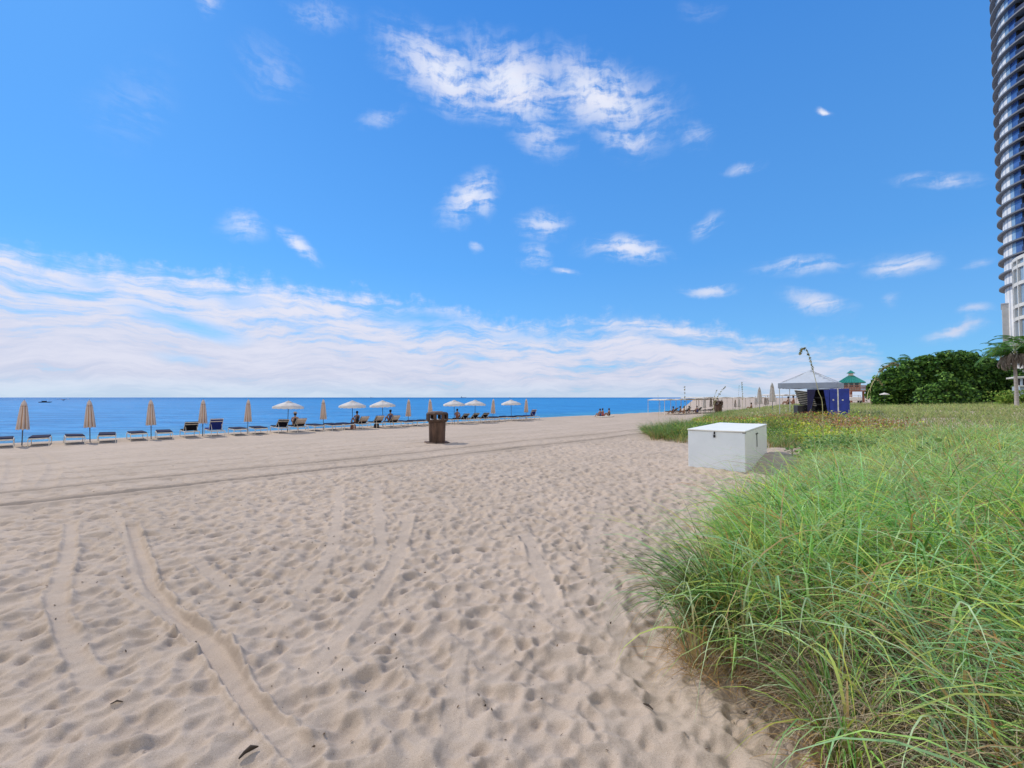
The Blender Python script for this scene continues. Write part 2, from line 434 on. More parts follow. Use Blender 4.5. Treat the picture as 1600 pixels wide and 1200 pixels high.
groove([(815, 820), (838, 870), (865, 940), (885, 985)], 0.088, 0.026)
groove([(940, 780), (930, 860), (960, 960), (1000, 1060)], 0.072, 0.018, .6)
groove([(700, 1190), (710, 1080), (720, 990)], 0.056, 0.018, .5)
groove([(330, 1190), (480, 1120), (640, 1080)], 0.048, 0.018, .45)
groove([(60, 690), (85, 715), (78, 745), (60, 775)], 0.128, 0.039)
groove([(20, 700), (22, 730), (10, 770)], 0.128, 0.039)
groove([(70, 700), (120, 730), (160, 760)], 0.080, 0.026)
# vehicle tracks parallel to the shore
trk = np.exp(-((PG - 10.15) / .13) ** 2) + np.exp(-((PG - 11.7) / .13) ** 2) + .5 * np.exp(-((PG - 13.6) / .1) ** 2) + .4 * np.exp(-((PG - 14.9) / .1) ** 2)
PGw = PG + .05 * snoise(TG, TG * .1, 1.5, 9)
def tracks(P, T):
    Pw = P + .09 * snoise(T, T * .1, .35, 9) + .02 * snoise(T, T * .1, 3.0, 19)
    z = 0
    for p0, w, dd in ((11.35, .12, .085), (12.95, .13, .07), (11.8, .05, .025), (13.5, .07, .03), (14.6, .09, .03), (16.0, .1, .03), (17.4, .12, .03), (20.4, .12, .03), (24, .15, .03)):
        z = z - dd * np.exp(-((Pw - p0) / w) ** 4) + dd * .55 * np.exp(-((Pw - p0 - w * 1.7) / (w * .5)) ** 2) + dd * .5 * np.exp(-((Pw - p0 + w * 1.7) / (w * .5)) ** 2)
    return z
band = np.maximum(smooth((.42 - np.abs(PG - 11.35)) / .25), smooth((.42 - np.abs(PG - 12.95)) / .25)) * .85
groomed = smooth((PG - 11.6) / 1.5)
H = H * (1 - band) * (1 - .45 * groomed)
rip = np.sin((PG + .12 * snoise(TG, PG, 1.6, 31)) * 2 * PI / .42) * (.5 + .5 * snoise(TG, PG, .8, 33))
H += .007 * rip * groomed
def raster(x, y):
    u = (x - X0) / RES - .5; v = (y - Y0) / RES - .5
    ok = (u > 0) & (u < nx - 2) & (v > 0) & (v < ny - 2)
    ui = np.clip(u, 0, nx - 2); vi = np.clip(v, 0, ny - 2); i = ui.astype(int); j = vi.astype(int); fu = ui - i; fv_ = vi - j
    z = H[j, i] * (1 - fu) * (1 - fv_) + H[j, i + 1] * fu * (1 - fv_) + H[j + 1, i] * (1 - fu) * fv_ + H[j + 1, i + 1] * fu * fv_
    return np.where(ok, z, -.01)
BOX_DRIFT = [(7.75, 13.1, 1.5, .75, math.atan2(.796, .605), .12), (8.9, 14.6, 1.2, .9, math.atan2(.796, .605), .15), (5.15, 11.25, .8, .28, math.atan2(-.605, .796), .05), (5.6, 10.95, .3, .2, 0, -.03)]
def ground(x, y, fine=True):
    x = np.asarray(x, float); y = np.asarray(y, float)
    z = base_h(x, y); P, T = PT(x, y)
    if fine:
        beach = smooth((33.5 - P) / 2) * smooth(1 - vegdist(x, y) / 1.2)
        z = z + (raster(x, y) + tracks(P, T)) * beach
    # sand blown against the storage box
    for (cx, cy, rl, rw_, ang, h) in BOX_DRIFT:
        u = ((x - cx) * math.cos(ang) + (y - cy) * math.sin(ang)) / rl; v = (-(x - cx) * math.sin(ang) + (y - cy) * math.cos(ang)) / rw_
        z = z + h * np.exp(-(u * u + v * v) ** 1.2)
    return z
def gz(x, y): return float(ground(np.array([x]), np.array([y]), False)[0])

# polar sheet around the viewpoint: fine in front, coarse behind, out to the horizon
angs = np.concatenate([np.linspace(R(-62), R(62), 860), np.linspace(R(64), R(296), 70)])
rads = [.5]
while rads[-1] < 60: rads.append(rads[-1] * 1.0042 + .0006)
while rads[-1] < 4000: rads.append(rads[-1] * 1.05)
rads = np.array(rads)
AA, RR = np.meshgrid(angs, rads)
VX = RR * np.sin(AA); VY = RR * np.cos(AA); VZ = ground(VX, VY)
na, nr = len(angs), len(rads)
V = np.stack([VX.ravel(), VY.ravel(), VZ.ravel()], 1)
idx = np.arange(na * nr).reshape(nr, na); nxt = np.roll(idx, -1, 1)
F = np.stack([idx[:-1], nxt[:-1], nxt[1:], idx[1:]], 2).reshape(-1, 4)[:, ::-1]
V = np.vstack([V, [[0, 0, 0]]]); c_i = len(V) - 1
F = np.vstack([F, np.stack([idx[0, ::1], np.roll(idx[0], -1), np.full(na, c_i), np.full(na, c_i)], 1)[:1]])
def sand_material():
    m = bpy.data.materials.new('beach_sand'); m.use_nodes = True; T = NT(m.node_tree); b = m.node_tree.nodes['Principled BSDF']
    g = T.n('ShaderNodeNewGeometry'); p = g.outputs['Position']
    big = T.noise(p, .35, 3, .5).outputs['Fac']; mid = T.noise(p, 3.0, 5, .6).outputs['Fac']; grain = T.noise(p, 260, 3, .8).outputs['Fac']
    c = T.mix(T.maprange(big, .35, .65), (.515, .425, .335, 1), (.57, .47, .375, 1))
    c = T.mix(T.maprange(mid, .35, .75, 0, .35), c, (.38, .305, .24, 1))
    c = T.mix(T.maprange(grain, .40, .66, .0, .65), c, (.27, .20, .155, 1))
    sh = T.noise(p, 95, 2, .5).outputs['Fac']
    c = T.mix(T.maprange(sh, .70, .76, 0, .7), c, (.75, .68, .6, 1))
    c = T.mix(T.maprange(T.noise(p, 41, 2, .5).outputs['Fac'], .745, .77, 0, .75), c, (.07, .05, .035, 1))
    T.l(c, b.inputs['Base Color']); b.inputs['Roughness'].default_value = .95; b.inputs['Specular IOR Level'].default_value = .15
    b1 = T.n('ShaderNodeBump'); b1.inputs['Strength'].default_value = .5; b1.inputs['Distance'].default_value = .012
    hh = T.math('ADD', T.math('MULTIPLY', T.noise(p, 14, 6, .62).outputs['Fac'], 1.6), T.math('MULTIPLY', grain, .35))
    T.l(hh, b1.inputs['Height']); T.l(b1.outputs[0], b.inputs['Normal'])
    b1.inputs['Strength'].default_value = .75
    return m
M_sand = sand_material()
o = np_mesh('sand', V, F, M_sand, smooth=True); tag(o, 'pale trampled beach sand with footprints and wheel tracks', kind='structure')

# sea
def sea_material():
    m = bpy.data.materials.new('sea_water'); m.use_nodes = True; T = NT(m.node_tree); b = m.node_tree.nodes['Principled BSDF']
    g = T.n('ShaderNodeNewGeometry'); p = g.outputs['Position']
    sp = T.n('ShaderNodeSeparateXYZ'); T.l(p, sp.inputs[0])
    P = T.math('ADD', T.math('MULTIPLY', sp.outputs[0], -cS), T.math('MULTIPLY', sp.outputs[1], sS))
    c = T.mix(T.maprange(P, 40, 75), (.10, .38, .54, 1), (.055, .29, .62, 1))
    c = T.mix(T.maprange(P, 120, 1400), c, (.03, .18, .44, 1))
    v = T.mapping(p, rot=(0, 0, A), sc=(.18, .6, 1))
    pat = T.noise(v, .35, 6, .65).outputs['Fac']
    c = T.mix(T.maprange(pat, .35, .7, 0, .35), c, (.08, .36, .68, 1))
    v2 = T.mapping(p, rot=(0, 0, A), sc=(.5, 1.5, 1))
    h = T.math('ADD', T.noise(v2, .9, 6, .6).outputs['Fac'], T.math('MULTIPLY', T.noise(v2, .16, 4, .5).outputs['Fac'], 3.0))
    ln = T.noise(T.mapping(p, rot=(0, 0, A), sc=(.10, .55, 1)), .8, 7, .7).outputs['Fac']
    c = T.mix(T.maprange(ln, .45, .56, 0, .75), c, T.mix(.5, c, (.01, .07, .24, 1)))
    b1 = T.n('ShaderNodeBump'); b1.inputs['Strength'].default_value = 1.0; b1.inputs['Distance'].default_value = .6
    T.l(h, b1.inputs['Height'])
    df = T.n('ShaderNodeBsdfDiffuse'); T.l(c, df.inputs[0]); T.l(b1.outputs[0], df.inputs['Normal'])
    gl = T.n('ShaderNodeBsdfGlossy'); gl.inputs['Roughness'].default_value = .35; T.l(b1.outputs[0], gl.inputs['Normal'])
    ms = T.n('ShaderNodeMixShader'); ms.inputs[0].default_value = .035
    T.l(df.outputs[0], ms.inputs[1]); T.l(gl.outputs[0], ms.inputs[2]); T.l(ms.outputs[0], m.node_tree.nodes['Material Output'].inputs[0])
    m.node_tree.nodes.remove(b)
    return m
ang2 = np.linspace(0, 2 * PI, 97)[:-1]; r2 = np.array([1] + list(np.geomspace(20, 40000, 40)))
AA, RR = np.meshgrid(ang2, r2); n2 = len(ang2)
V = np.stack([(RR * np.sin(AA)).ravel(), (RR * np.cos(AA)).ravel(), np.full(AA.size, -1.75)], 1)
idx = np.arange(AA.size).reshape(len(r2), n2); nxt = np.roll(idx, -1, 1)
F = np.stack([idx[:-1], nxt[:-1], nxt[1:], idx[1:]], 2).reshape(-1, 4)[:, ::-1]
# keep only the sea side (the land sheet covers the rest)
cen = V[F].mean(1); Pc, _ = PT(cen[:, 0], cen[:, 1])
o = np_mesh('sea', V, F[Pc > 20], sea_material(), smooth=True); tag(o, 'bright blue calm sea reaching the horizon', kind='structure')

# ------------------------------------------------------------------ grass
def blades(bx, by, bz, L, az_, th0, th1, w, col0, col1, S=6, droop_p=1.4):
    """arching blades. col0 base, col1 tip (n,3)"""
    n = len(bx); s = (np.arange(S) + .5) / S
    th = th0[:, None] + (th1 - th0)[:, None] * s[None] ** droop_p
    ddz = np.sin(th) * (L / S)[:, None]; ddh = np.cos(th) * (L / S)[:, None]
    hz = np.concatenate([np.zeros((n, 1)), np.cumsum(ddz, 1)], 1); hh = np.concatenate([np.zeros((n, 1)), np.cumsum(ddh, 1)], 1)
    ca, sa = np.cos(az_)[:, None], np.sin(az_)[:, None]
    bend = (rng.normal(0, .12, n))[:, None] * hh * np.linspace(0, 1, S + 1)[None]
    px = bx[:, None] + hh * ca - bend * sa; py = by[:, None] + hh * sa + bend * ca; pz = bz[:, None] + hz
    wid = w[:, None] * np.array([1.0, *(1 - (np.arange(1, S) / S) ** 1.6), .06])[None] * .5
    tw = rng.uniform(-.6, .6, n)[:, None]
    wx, wy, wz = -sa * np.cos(tw) * wid, ca * np.cos(tw) * wid, np.sin(tw) * wid
    Lf = np.stack([px - wx, py - wy, pz - wz], 2); Rt = np.stack([px + wx, py + wy, pz + wz], 2)
    V = np.stack([Lf, Rt], 2).reshape(-1, 3)
    b = (np.arange(n) * 2 * (S + 1))[:, None] + (np.arange(S) * 2)[None]
    F = np.stack([b, b + 1, b + 3, b + 2], 2).reshape(-1, 4)
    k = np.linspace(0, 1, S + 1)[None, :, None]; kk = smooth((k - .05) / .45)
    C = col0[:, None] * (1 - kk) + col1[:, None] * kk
    C = np.repeat(C[:, :, None], 2, 2).reshape(-1, 3)
    return V, F, C
def merge(parts):
    Vs, Fs, Cs, b = [], [], [], 0
    for V, F, C in parts: Vs.append(V); Fs.append(F + b); Cs.append(C); b += len(V)
    return np.vstack(Vs), np.vstack(Fs), np.vstack(Cs)
GREEN = np.array([[.23, .47, .09], [.15, .34, .07], [.34, .50, .09], [.46, .52, .10], [.25, .48, .18], [.07, .18, .03], [.36, .54, .22]])
STRAW = np.array([[.58, .42, .18], [.52, .36, .18], [.62, .34, .12], [.42, .32, .20]])
def pick(pal, n, j=.15): return np.clip(pal[rng.integers(0, len(pal), n)] * (1 + rng.normal(0, j, (n, 1))), .01, .9)
def tuft(cx, cy, n, Lm, spread=.09, lean=(0, 0), dead=.1, w=.0065, S=6, th=(R(62), R(88)), th1=(R(-75), R(25)), pal=GREEN, basez=None):
    a = rng.uniform(0, 2 * PI, n); rr = spread * np.sqrt(rng.random(n))
    bx = cx + rr * np.cos(a); by = cy + rr * np.sin(a)
    z = (gz(cx, cy) if basez is None else basez) - .02
    L = Lm * rng.uniform(.4, 1.25, n)
    az_ = np.arctan2(np.sin(a) * .7 + lean[1] + rng.normal(0, .3, n), np.cos(a) * .7 + lean[0] + rng.normal(0, .3, n))
    t0 = rng.uniform(*th, n); t1 = rng.uniform(*th1, n)
    isd = rng.random(n) < dead
    c1 = np.where(isd[:, None], pick(STRAW, n), pick(pal, n)); c0 = np.where((rng.random(n) < .5)[:, None] | isd[:, None], pick(STRAW, n) * .95, c1 * .85)
    return blades(bx, by, np.full(n, z), L, az_, t0, t1, w * rng.uniform(.6, 1.25, n), c0, c1, S)
M_grass = leafmat('grass_blade', .42, .45, .25)
M_straw = leafmat('dry_grass', .15, .8, .1)
def sample_veg(n, r0, r1, b0=8, b1=64, margin=.1, pw=1.0):
    out = []
    while len(out) < n:
        m = n * 2
        u = rng.random(m); r = (r0 ** pw + (r1 ** pw - r0 ** pw) * u) ** (1 / pw); b = np.radians(rng.uniform(b0, b1, m))
        x, y = r * np.sin(b), r * np.cos(b); d = vegdist(x, y); ok = d > margin
        out += list(zip(x[ok], y[ok], d[ok], r[ok]))
    return np.array(out[:n])
# foreground bunch grass mass
near = []
for (x, y, d, r) in sample_veg(470, 1.9, 7.5, 12, 64, .22, 1.15):
    bare = (y < 2.9 and x > 1.6 and rng.random() < .8)          # thin, strawy corner nearest the camera
    n = int(rng.uniform(16, 38)) if not bare else int(rng.uniform(8, 18))
    hgt = .72 + .42 * min(1, d / 1.1)
    if bare: hgt *= .8
    tint = GREEN * (1 + .55 * float(snoise(np.array([x]), np.array([y]), 1.1, 61)[0]))
    near.append(tuft(x, y, n, hgt * rng.uniform(.6, 1.3), .08, ((-.6 if d < 1.0 else 0) + 1.5 * float(snoise(np.array([x]), np.array([y]), .9, 62)[0]) + rng.normal(0, .3), 1.5 * float(snoise(np.array([x]), np.array([y]), .9, 64)[0]) + rng.normal(.0, .3)), .16 if not bare else .5, .0165, pal=tint * rng.uniform(.95, 1.75)))
for (x, y, d, r) in sample_veg(520, 1.9, 9, 14, 64, .12, 1.1):     # long pale outer blades arching over the mass
    near.append(tuft(x, y, int(rng.uniform(4, 13)), 1.22, .07, (1.6 * float(snoise(np.array([x]), np.array([y]), .7, 66)[0]) - .2, 1.2 * float(snoise(np.array([x]), np.array([y]), .7, 67)[0])), .12, .016, 8, (R(66), R(88)), (R(-80), R(-5)), pal=np.array([[.40, .66, .18], [.56, .68, .18], [.36, .62, .30], [.52, .68, .38]])))
V, F, C = merge(near); o = np_mesh('dune_grass', V, F, M_grass, C, smooth=True)
tag(o, 'long arching green dune grass covering the near slope', 'dune grass', kind='stuff')
# middle distance
mid = []
for (x, y, d, r) in sample_veg(1300, 6.5, 21, 14, 64, .25, 1.1):
    tint = (GREEN * np.array([1.65, 1.5, 1.9])) * (1 + .25 * float(snoise(np.array([x]), np.array([y]), .8, 61)[0]))
    mid.append(tuft(x, y, int(rng.uniform(22, 36)), (.46 + .22 * min(1, d / 2)) * rng.uniform(.7, 1.2), .16, (rng.normal(0, .4), rng.normal(0, .4)), .15, .016, S=4, th=(R(50), R(86)), pal=tint))
V, F, C = merge(mid); o = np_mesh('dune_grass', V, F, M_grass, C, smooth=True)
tag(o, 'shorter pale green dune grass behind the near slope', 'dune grass', kind='stuff')
# far field of low pale grass
s = sample_veg(60000, 16, 75, 16, 64, .2, .8)
n = len(s); x, y = s[:, 0], s[:, 1]
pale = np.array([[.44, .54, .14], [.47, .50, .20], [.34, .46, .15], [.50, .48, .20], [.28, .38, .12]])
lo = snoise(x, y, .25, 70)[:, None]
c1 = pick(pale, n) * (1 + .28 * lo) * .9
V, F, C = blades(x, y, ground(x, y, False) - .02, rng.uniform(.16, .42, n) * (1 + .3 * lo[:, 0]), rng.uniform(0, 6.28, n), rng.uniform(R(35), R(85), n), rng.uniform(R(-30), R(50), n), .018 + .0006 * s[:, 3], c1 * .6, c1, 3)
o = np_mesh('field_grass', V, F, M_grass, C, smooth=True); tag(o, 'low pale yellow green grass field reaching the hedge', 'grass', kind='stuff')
# grass along the seaward fringe further down the beach
fr = []
for k in range(420):
    t = rng.random(); seglist = [at_z(1075, 689), at_z(1030, 686), at_z(1018, 679), Vector((*XY(10.8, 24), 0)), Vector((*XY(16.5, 42), 0)), Vector((*XY(21, 62), 0))]
    i = rng.integers(0, 5); a_, b_ = seglist[i], seglist[i + 1]; u = rng.random()
    p = a_.lerp(b_, u); off = rng.exponential(1.0)
    nrm = Vector((cS, -sS)); q = Vector((p.x, p.y)) + nrm * off * .9
    if i < 2: q = Vector((p.x, p.y)) + Vector((.15, 1.0)) * off * .7
    fr.append(tuft(q.x, q.y, 46, .62 * rng.uniform(.7, 1.2), .2, (0, 0), .1, .012, S=4, th=(R(55), R(88)), pal=GREEN * .72))
for k in range(84):                                   # taller dark tufts left and right of the box
    p = at_z(rng.uniform(1018, 1078), rng.uniform(672, 692), 0) if k < 50 else at_z(rng.uniform(1200, 1252), rng.uniform(678, 700), .1)
    fr.append(tuft(p.x, p.y, 44, rng.uniform(.75, 1.15) if k < 50 else rng.uniform(.5, .8), .2, (0, 0), .12, .013, S=4, th=(R(50), R(88)), pal=GREEN * rng.uniform(.55, .9)))
V, F, C = merge(fr); o = np_mesh('fringe_grass', V, F, M_grass, C, smooth=True); tag(o, 'dark green grass fringe where dune meets open beach', 'dune grass', kind='stuff')
# straw lying on the ground under the grass
s = sample_veg(26000, 1.9, 7, 12, 64, .0, 1.0); n = len(s); x, y = s[:, 0], s[:, 1]
c1 = pick(STRAW, n, .2) * rng.choice([1.0, .75, 1.05], (n, 1))
V, F, C = blades(x, y, ground(x, y, False) + .005, rng.uniform(.12, .5, n), rng.uniform(0, 6.28, n), rng.uniform(R(5), R(60), n), rng.uniform(R(-55), R(0), n), rng.uniform(.002, .0045, n), c1 * .8, c1, 4)
o = np_mesh('dry_straw', V, F, M_straw, C); tag(o, 'dry tan straw lying under the near dune grass', 'straw', kind='stuff')

s = sample_veg(22000, 1.9, 4.6, 30, 66, .12, 1.0); s = s[s[:, 1] < 3.3]; n = len(s); x, y = s[:, 0], s[:, 1]
c1 = pick(np.array([[.50, .42, .30], [.42, .34, .24], [.58, .46, .28], [.34, .27, .20]]), n, .15)
V, F, C = blades(x, y, ground(x, y, False) + rng.uniform(0, .22, n), rng.uniform(.2, .7, n), rng.uniform(0, 6.28, n), rng.uniform(R(0), R(55), n), rng.uniform(R(-70), R(-10), n), rng.uniform(.003, .007, n), c1 * .85, c1, 6)
o = np_mesh('dead_thatch', V, F, M_straw, C); tag(o, 'tangled grey tan dead grass thatch at the bottom right corner', 'dead grass', kind='stuff')
# three clumps that stand by themselves
def clump(name, x, y, parts, label, group=None):
    e = empty(name, (x, y, gz(x, y)), 0, label, 'grass clump', group)
    for nm, n, L, sp, lean, dead, w, thr, pal in parts:
        V, F, C = tuft(x, y, n, L, sp, lean, dead, w, 7, thr, pal=pal)
        V = V - np.array([[x, y, gz(x, y)]])
        np_mesh(nm, V, F, M_grass, C, e, True)
    return e
p = at_z(1320, 1168, .12)
clump('grass_clump', p.x, p.y, [('blades', 170, .85, .07, (0, .05), .2, .012, (R(68), R(89)), GREEN * 1.2), ('dead_leaves', 110, .46, .10, (0, 0), 1.0, .010, (R(20), R(70)), STRAW)],
      'tall bright green grass clump with orange base, nearest the camera')
p = at_z(1122, 1000, .05)
clump('grass_clump', p.x, p.y, [('blades', 460, .95, .17, (-.75, .1), .05, .009, (R(58), R(88)), GREEN * .42), ('dead_leaves', 60, .4, .12, (-.4, -.2), 1.0, .005, (R(10), R(60)), STRAW)],
      'dark green grass clump leaning left over the sand')
p = at_z(1190, 800, .15)
clump('grass_clump', p.x, p.y, [('blades', 160, .6, .2, (-.6, .2), .05, .008, (R(45), R(80)), GREEN * .5)], 'small dark grass clump on the dune edge in front of the white box')

# leafy creeping ground cover behind the box (yellow, green and red leaves)
def leaf_quads(P, size, nrm_up=.6, elong=1.3, palette=None, cols=None):
    n = len(P)
    N = rng.normal(0, 1, (n, 3)); N[:, 2] = np.abs(N[:, 2]) + nrm_up; N /= np.linalg.norm(N, axis=1, keepdims=True)
    t = rng.normal(0, 1, (n, 3)); U = np.cross(N, t); U /= np.linalg.norm(U, axis=1, keepdims=True); Wv = np.cross(N, U)
    sz = (size * rng.uniform(.6, 1.3, n))[:, None]
    a = P - U * sz * elong * .5; c = P + U * sz * elong * .5; b = P + Wv * sz * .5 + N * sz * .1; d = P - Wv * sz * .5 + N * sz * .1
    V = np.stack([a, b, c, d], 1).reshape(-1, 3); F = np.arange(4 * n).reshape(n, 4)
    if cols is None: cols = pick(palette, n)
    return V, F, np.repeat(cols, 4, 0)
M_leaf = leafmat('creeper_leaf', .3, .5, .35)
s = sample_veg(76000, 14, 34, 20, 64, .3, 1.0); x, y = s[:, 0], s[:, 1]; n = len(s)
f1 = snoise(x, y, .35, 81); f2 = snoise(x, y, .7, 83)
keep = (f1 + .5 * f2 + rng.normal(0, .12, n) - 2.2 * smooth((17 + .45 * np.clip(np.degrees(np.arctan2(x, y)) - 30, 0, 9) - np.hypot(x, y)) / 2.5) - 1.2 * smooth((np.degrees(np.arctan2(x, y)) - 36) / 16) > -.10)
x, y, f1, f2 = x[keep], y[keep], f1[keep], f2[keep]; n = len(x)
z = ground(x, y, False) + rng.uniform(.05, .34, n) * (1 + .5 * f2)
yel = pick(np.array([[.44, .50, .04], [.34, .47, .05], [.52, .48, .06], [.24, .42, .05]]), n); red = pick(np.array([[.32, .13, .06], [.40, .22, .08], [.28, .16, .08]]), n); grn = pick(np.array([[.09, .20, .04], [.13, .27, .05]]), n)
g3 = snoise(x, y, .55, 85)[:, None]
cc = np.where(g3 > .22, red, np.where(g3 > -.2, yel, grn)); mixr = rng.random((n, 1)); cc = np.where(mixr < .2, yel, np.where(mixr > .85, grn, cc))
V, F, C = leaf_quads(np.stack([x, y, z], 1), .06, cols=cc * 1.25)
o = np_mesh('creeping_plants', V, F, M_leaf, C); tag(o, 'low leafy creepers in yellow, green and rust behind the white box', 'ground cover', kind='stuff')
# dark green leafy low scrub right of the box and scattered through the dune
s = sample_veg(26000, 5.5, 22, 22, 64, .15, 1.0); x, y = s[:, 0], s[:, 1]; f = snoise(x, y, .9, 91) + .25 * np.exp(-((np.hypot(x - 9.6, y - 13.5)) / 2.6) ** 2) * 3
k = f + rng.normal(0, .05, len(x)) - .5 * smooth((np.degrees(np.arctan2(x, y)) - 36) / 4) > .30; x, y = x[k], y[k]; n = len(x)
z = ground(x, y, False) + rng.uniform(.05, .42, n)
V, F, C = leaf_quads(np.stack([x, y, z], 1), .07, palette=np.array([[.12, .26, .05], [.17, .32, .06], [.08, .18, .05], [.22, .34, .08]]))
o = np_mesh('leafy_scrub', V, F, M_leaf, C); tag(o, 'broad-leaved green scrub among the dune grass', 'ground cover', kind='stuff')

# round-leaved sea grape seedlings
M_stem = mat('plant_stem', (.25, .2, .1), .7)
def seedling(px, py, zz, nl, hgt, size, label, pal):
    p = at_z(px, py, zz); x, y = p.x, p.y; g0 = gz(x, y)
    e = empty('sea_grape_seedling', (x, y, g0), 0, label, 'plant')
    st = MB(); mb = []
    pos = []
    for k in range(nl):
        a = k * 2.4 + rng.uniform(-.3, .3); h = hgt * (.35 + .65 * (k + 1) / nl); r = .10 + .12 * rng.random()
        tip = Vector((math.cos(a) * r, math.sin(a) * r, h)); st.tube([(0, 0, h * .3), (tip.x * .4, tip.y * .4, h * .75), tip], .005, 5, r2=.003); pos.append(tip)
    st.tube([(0, 0, -.1), (0, 0, hgt * .5)], .009, 6); st.build('stem', M_stem, e)
    for tip in pos:
        N = Vector((rng.normal(0, .6), rng.normal(-.5, .5), .8)).normalized(); U = N.orthogonal().normalized(); Wv = N.cross(U)
        s_ = size * rng.uniform(.7, 1.2); vs = [tip] + [tip + (U * math.cos(q) + Wv * math.sin(q)) * s_ * .5 - N * .012 for q in np.linspace(0, 2 * PI, 13)[:-1]]
        Vn = np.array([tuple(v) for v in vs]); Fn = np.array([[0, i, i + 1 if i < 12 else 1] for i in range(1, 13)])
        np_mesh('leaf', Vn, Fn, M_leaf, np.tile(pick(pal, 1), (13, 1)), e)
LG = np.array([[.20, .38, .06], [.26, .42, .08], [.16, .33, .07]])
seedling(1140, 815, .22, 7, .32, .13, 'round-leaved light green seedling on the left rim of the near grass', LG)
seedling(1238, 712, .12, 9, .30, .12, 'round-leaved seedling on sand just right of the white box', LG * .9)
seedling(1258, 716, .25, 10, .34, .12, 'yellowish round-leaved seedling at the dune edge behind the near grass', LG * 1.15)
seedling(1455, 690, .85, 6, .52, .13, 'dark round-leaved plant standing above the middle of the dune grass', LG * .55)
seedling(1545, 705, .9, 9, .34, .16, 'round-leaved plant with rusty and pale leaves at the right of the dune', np.array([[.45, .24, .14], [.40, .38, .2], [.25, .36, .1], [.5, .3, .2]]))

# tall seed stalks (sea oats)
M_oat = mat('oat_stalk', (.42, .40, .20), .7, .15); M_seed = leafmat('oat_seed', .3, .7, .2)
def oat(px, pybase, top, Y, label, rad=.005, droop=None, seeds=60, sl=.35):
    """top = list of image points from foot to tip, all at depth Y"""
    pts = [at_y(a, b, Y) for a, b in top]; g0 = gz(pts[0].x, pts[0].y)
    base = Vector((pts[0].x, pts[0].y, g0)); e = empty('sea_oat_stalk', base, 0, label, 'plant stalk', 'tall seed stalks standing in the dune')
    loc = [Vector((0, 0, -.05))] + [q - base for q in pts]
    # smooth the path
    q = []
    for i in range(len(loc) - 1):
        p0, p1, p2, p3 = loc[max(i - 1, 0)], loc[i], loc[i + 1], loc[min(i + 2, len(loc) - 1)]
        for s in range(6):
            t = s / 6; q.append(.5 * ((2 * p1) + (p2 - p0) * t + (2 * p0 - 5 * p1 + 4 * p2 - p3) * t * t + (3 * p1 - p0 - 3 * p2 + p3) * t ** 3))
    q.append(loc[-1])
    MB().tube(q, rad, 6, r2=rad * .35).build('stem', M_oat, e)
    m = len(q); P = []
    for k in range(seeds):
        i = min(m - 1, int(m * (1 - sl) + rng.random() * m * sl)); P.append(np.array(q[i]) + rng.normal(0, rad * 1.3, 3) + np.array([0, 0, -abs(rng.normal(0, rad * 1.8))]))
    V, F, C = leaf_quads(np.array(P), rad * 3.2, 0, 2.6, palette=np.array([[.34, .30, .14], [.22, .24, .10], [.44, .38, .2], [.12, .12, .06]]))
    k0 = int(m * (1 - sl)); ax = np.array([tuple(v) for v in q[k0:]]); nA = len(ax); w_ = rad * .5
    VA = np.concatenate([ax + [w_, 0, 0], ax - [w_, 0, 0]]); FA = np.array([[i, i + 1, nA + i + 1, nA + i] for i in range(nA - 1)])
    V, F, C = merge([(VA, FA, np.tile([.34, .3, .14], (2 * nA, 1))), (V, F, C)])
    np_mesh('seed_head', V, F, M_seed, C, e)
oat(0, 0, [(1285, 632), (1279, 612), (1272, 585), (1266, 562), (1259, 545), (1253, 545), (1250, 551)], 15, 'tall stalk with drooping brown tip in front of the canopy tent', .012, seeds=110, sl=.55)
oat(0, 0, [(1030, 672), (1029, 645), (1028, 617)], 20, 'thin bare stalk, leftmost of the seed stalks above the grass clump', .006, seeds=6)
oat(0, 0, [(1071, 672), (1070, 640), (1070, 604)], 19, 'upright stalk with narrow seed head left of the far trash can', .008, seeds=55, sl=.3)
oat(0, 0, [(1115, 640), (1120, 622), (1133, 604)], 18, 'short stalk slanting right above the far trash can', .010, seeds=60, sl=.5)
oat(0, 0, [(1114, 640), (1116, 622), (1120, 609)], 18, 'short stalk slanting slightly above the far trash can, left of its twin', .007, seeds=40, sl=.5)
oat(0, 0, [(1160, 640), (1160, 615), (1159, 597)], 22, 'upright stalk with feathery head left of the two grey parasols', .009, seeds=60, sl=.45)
oat(0, 0, [(1154, 642), (1154, 620), (1155, 603)], 22, 'faint thinner stalk directly beside the feathery one', .005, seeds=26, sl=.4)
oat(0, 0, [(1355, 622), (1362, 603), (1372, 583), (1385, 572), (1396, 567), (1404, 571)], 16, 'tan plumed stalk arching right in front of the left end of the trees', .012, seeds=150, sl=.5)
oat(0, 0, [(1360, 610), (1367, 594), (1372, 592), (1378, 601)], 16, 'small drooping tan plume beside the arching plumed stalk', .009, seeds=50, sl=.5)
oat(0, 0, [(1273, 692), (1270, 660), (1267, 640)], 8.5, 'short stalk among the scrub right of the white box', .005, seeds=30, sl=.4)
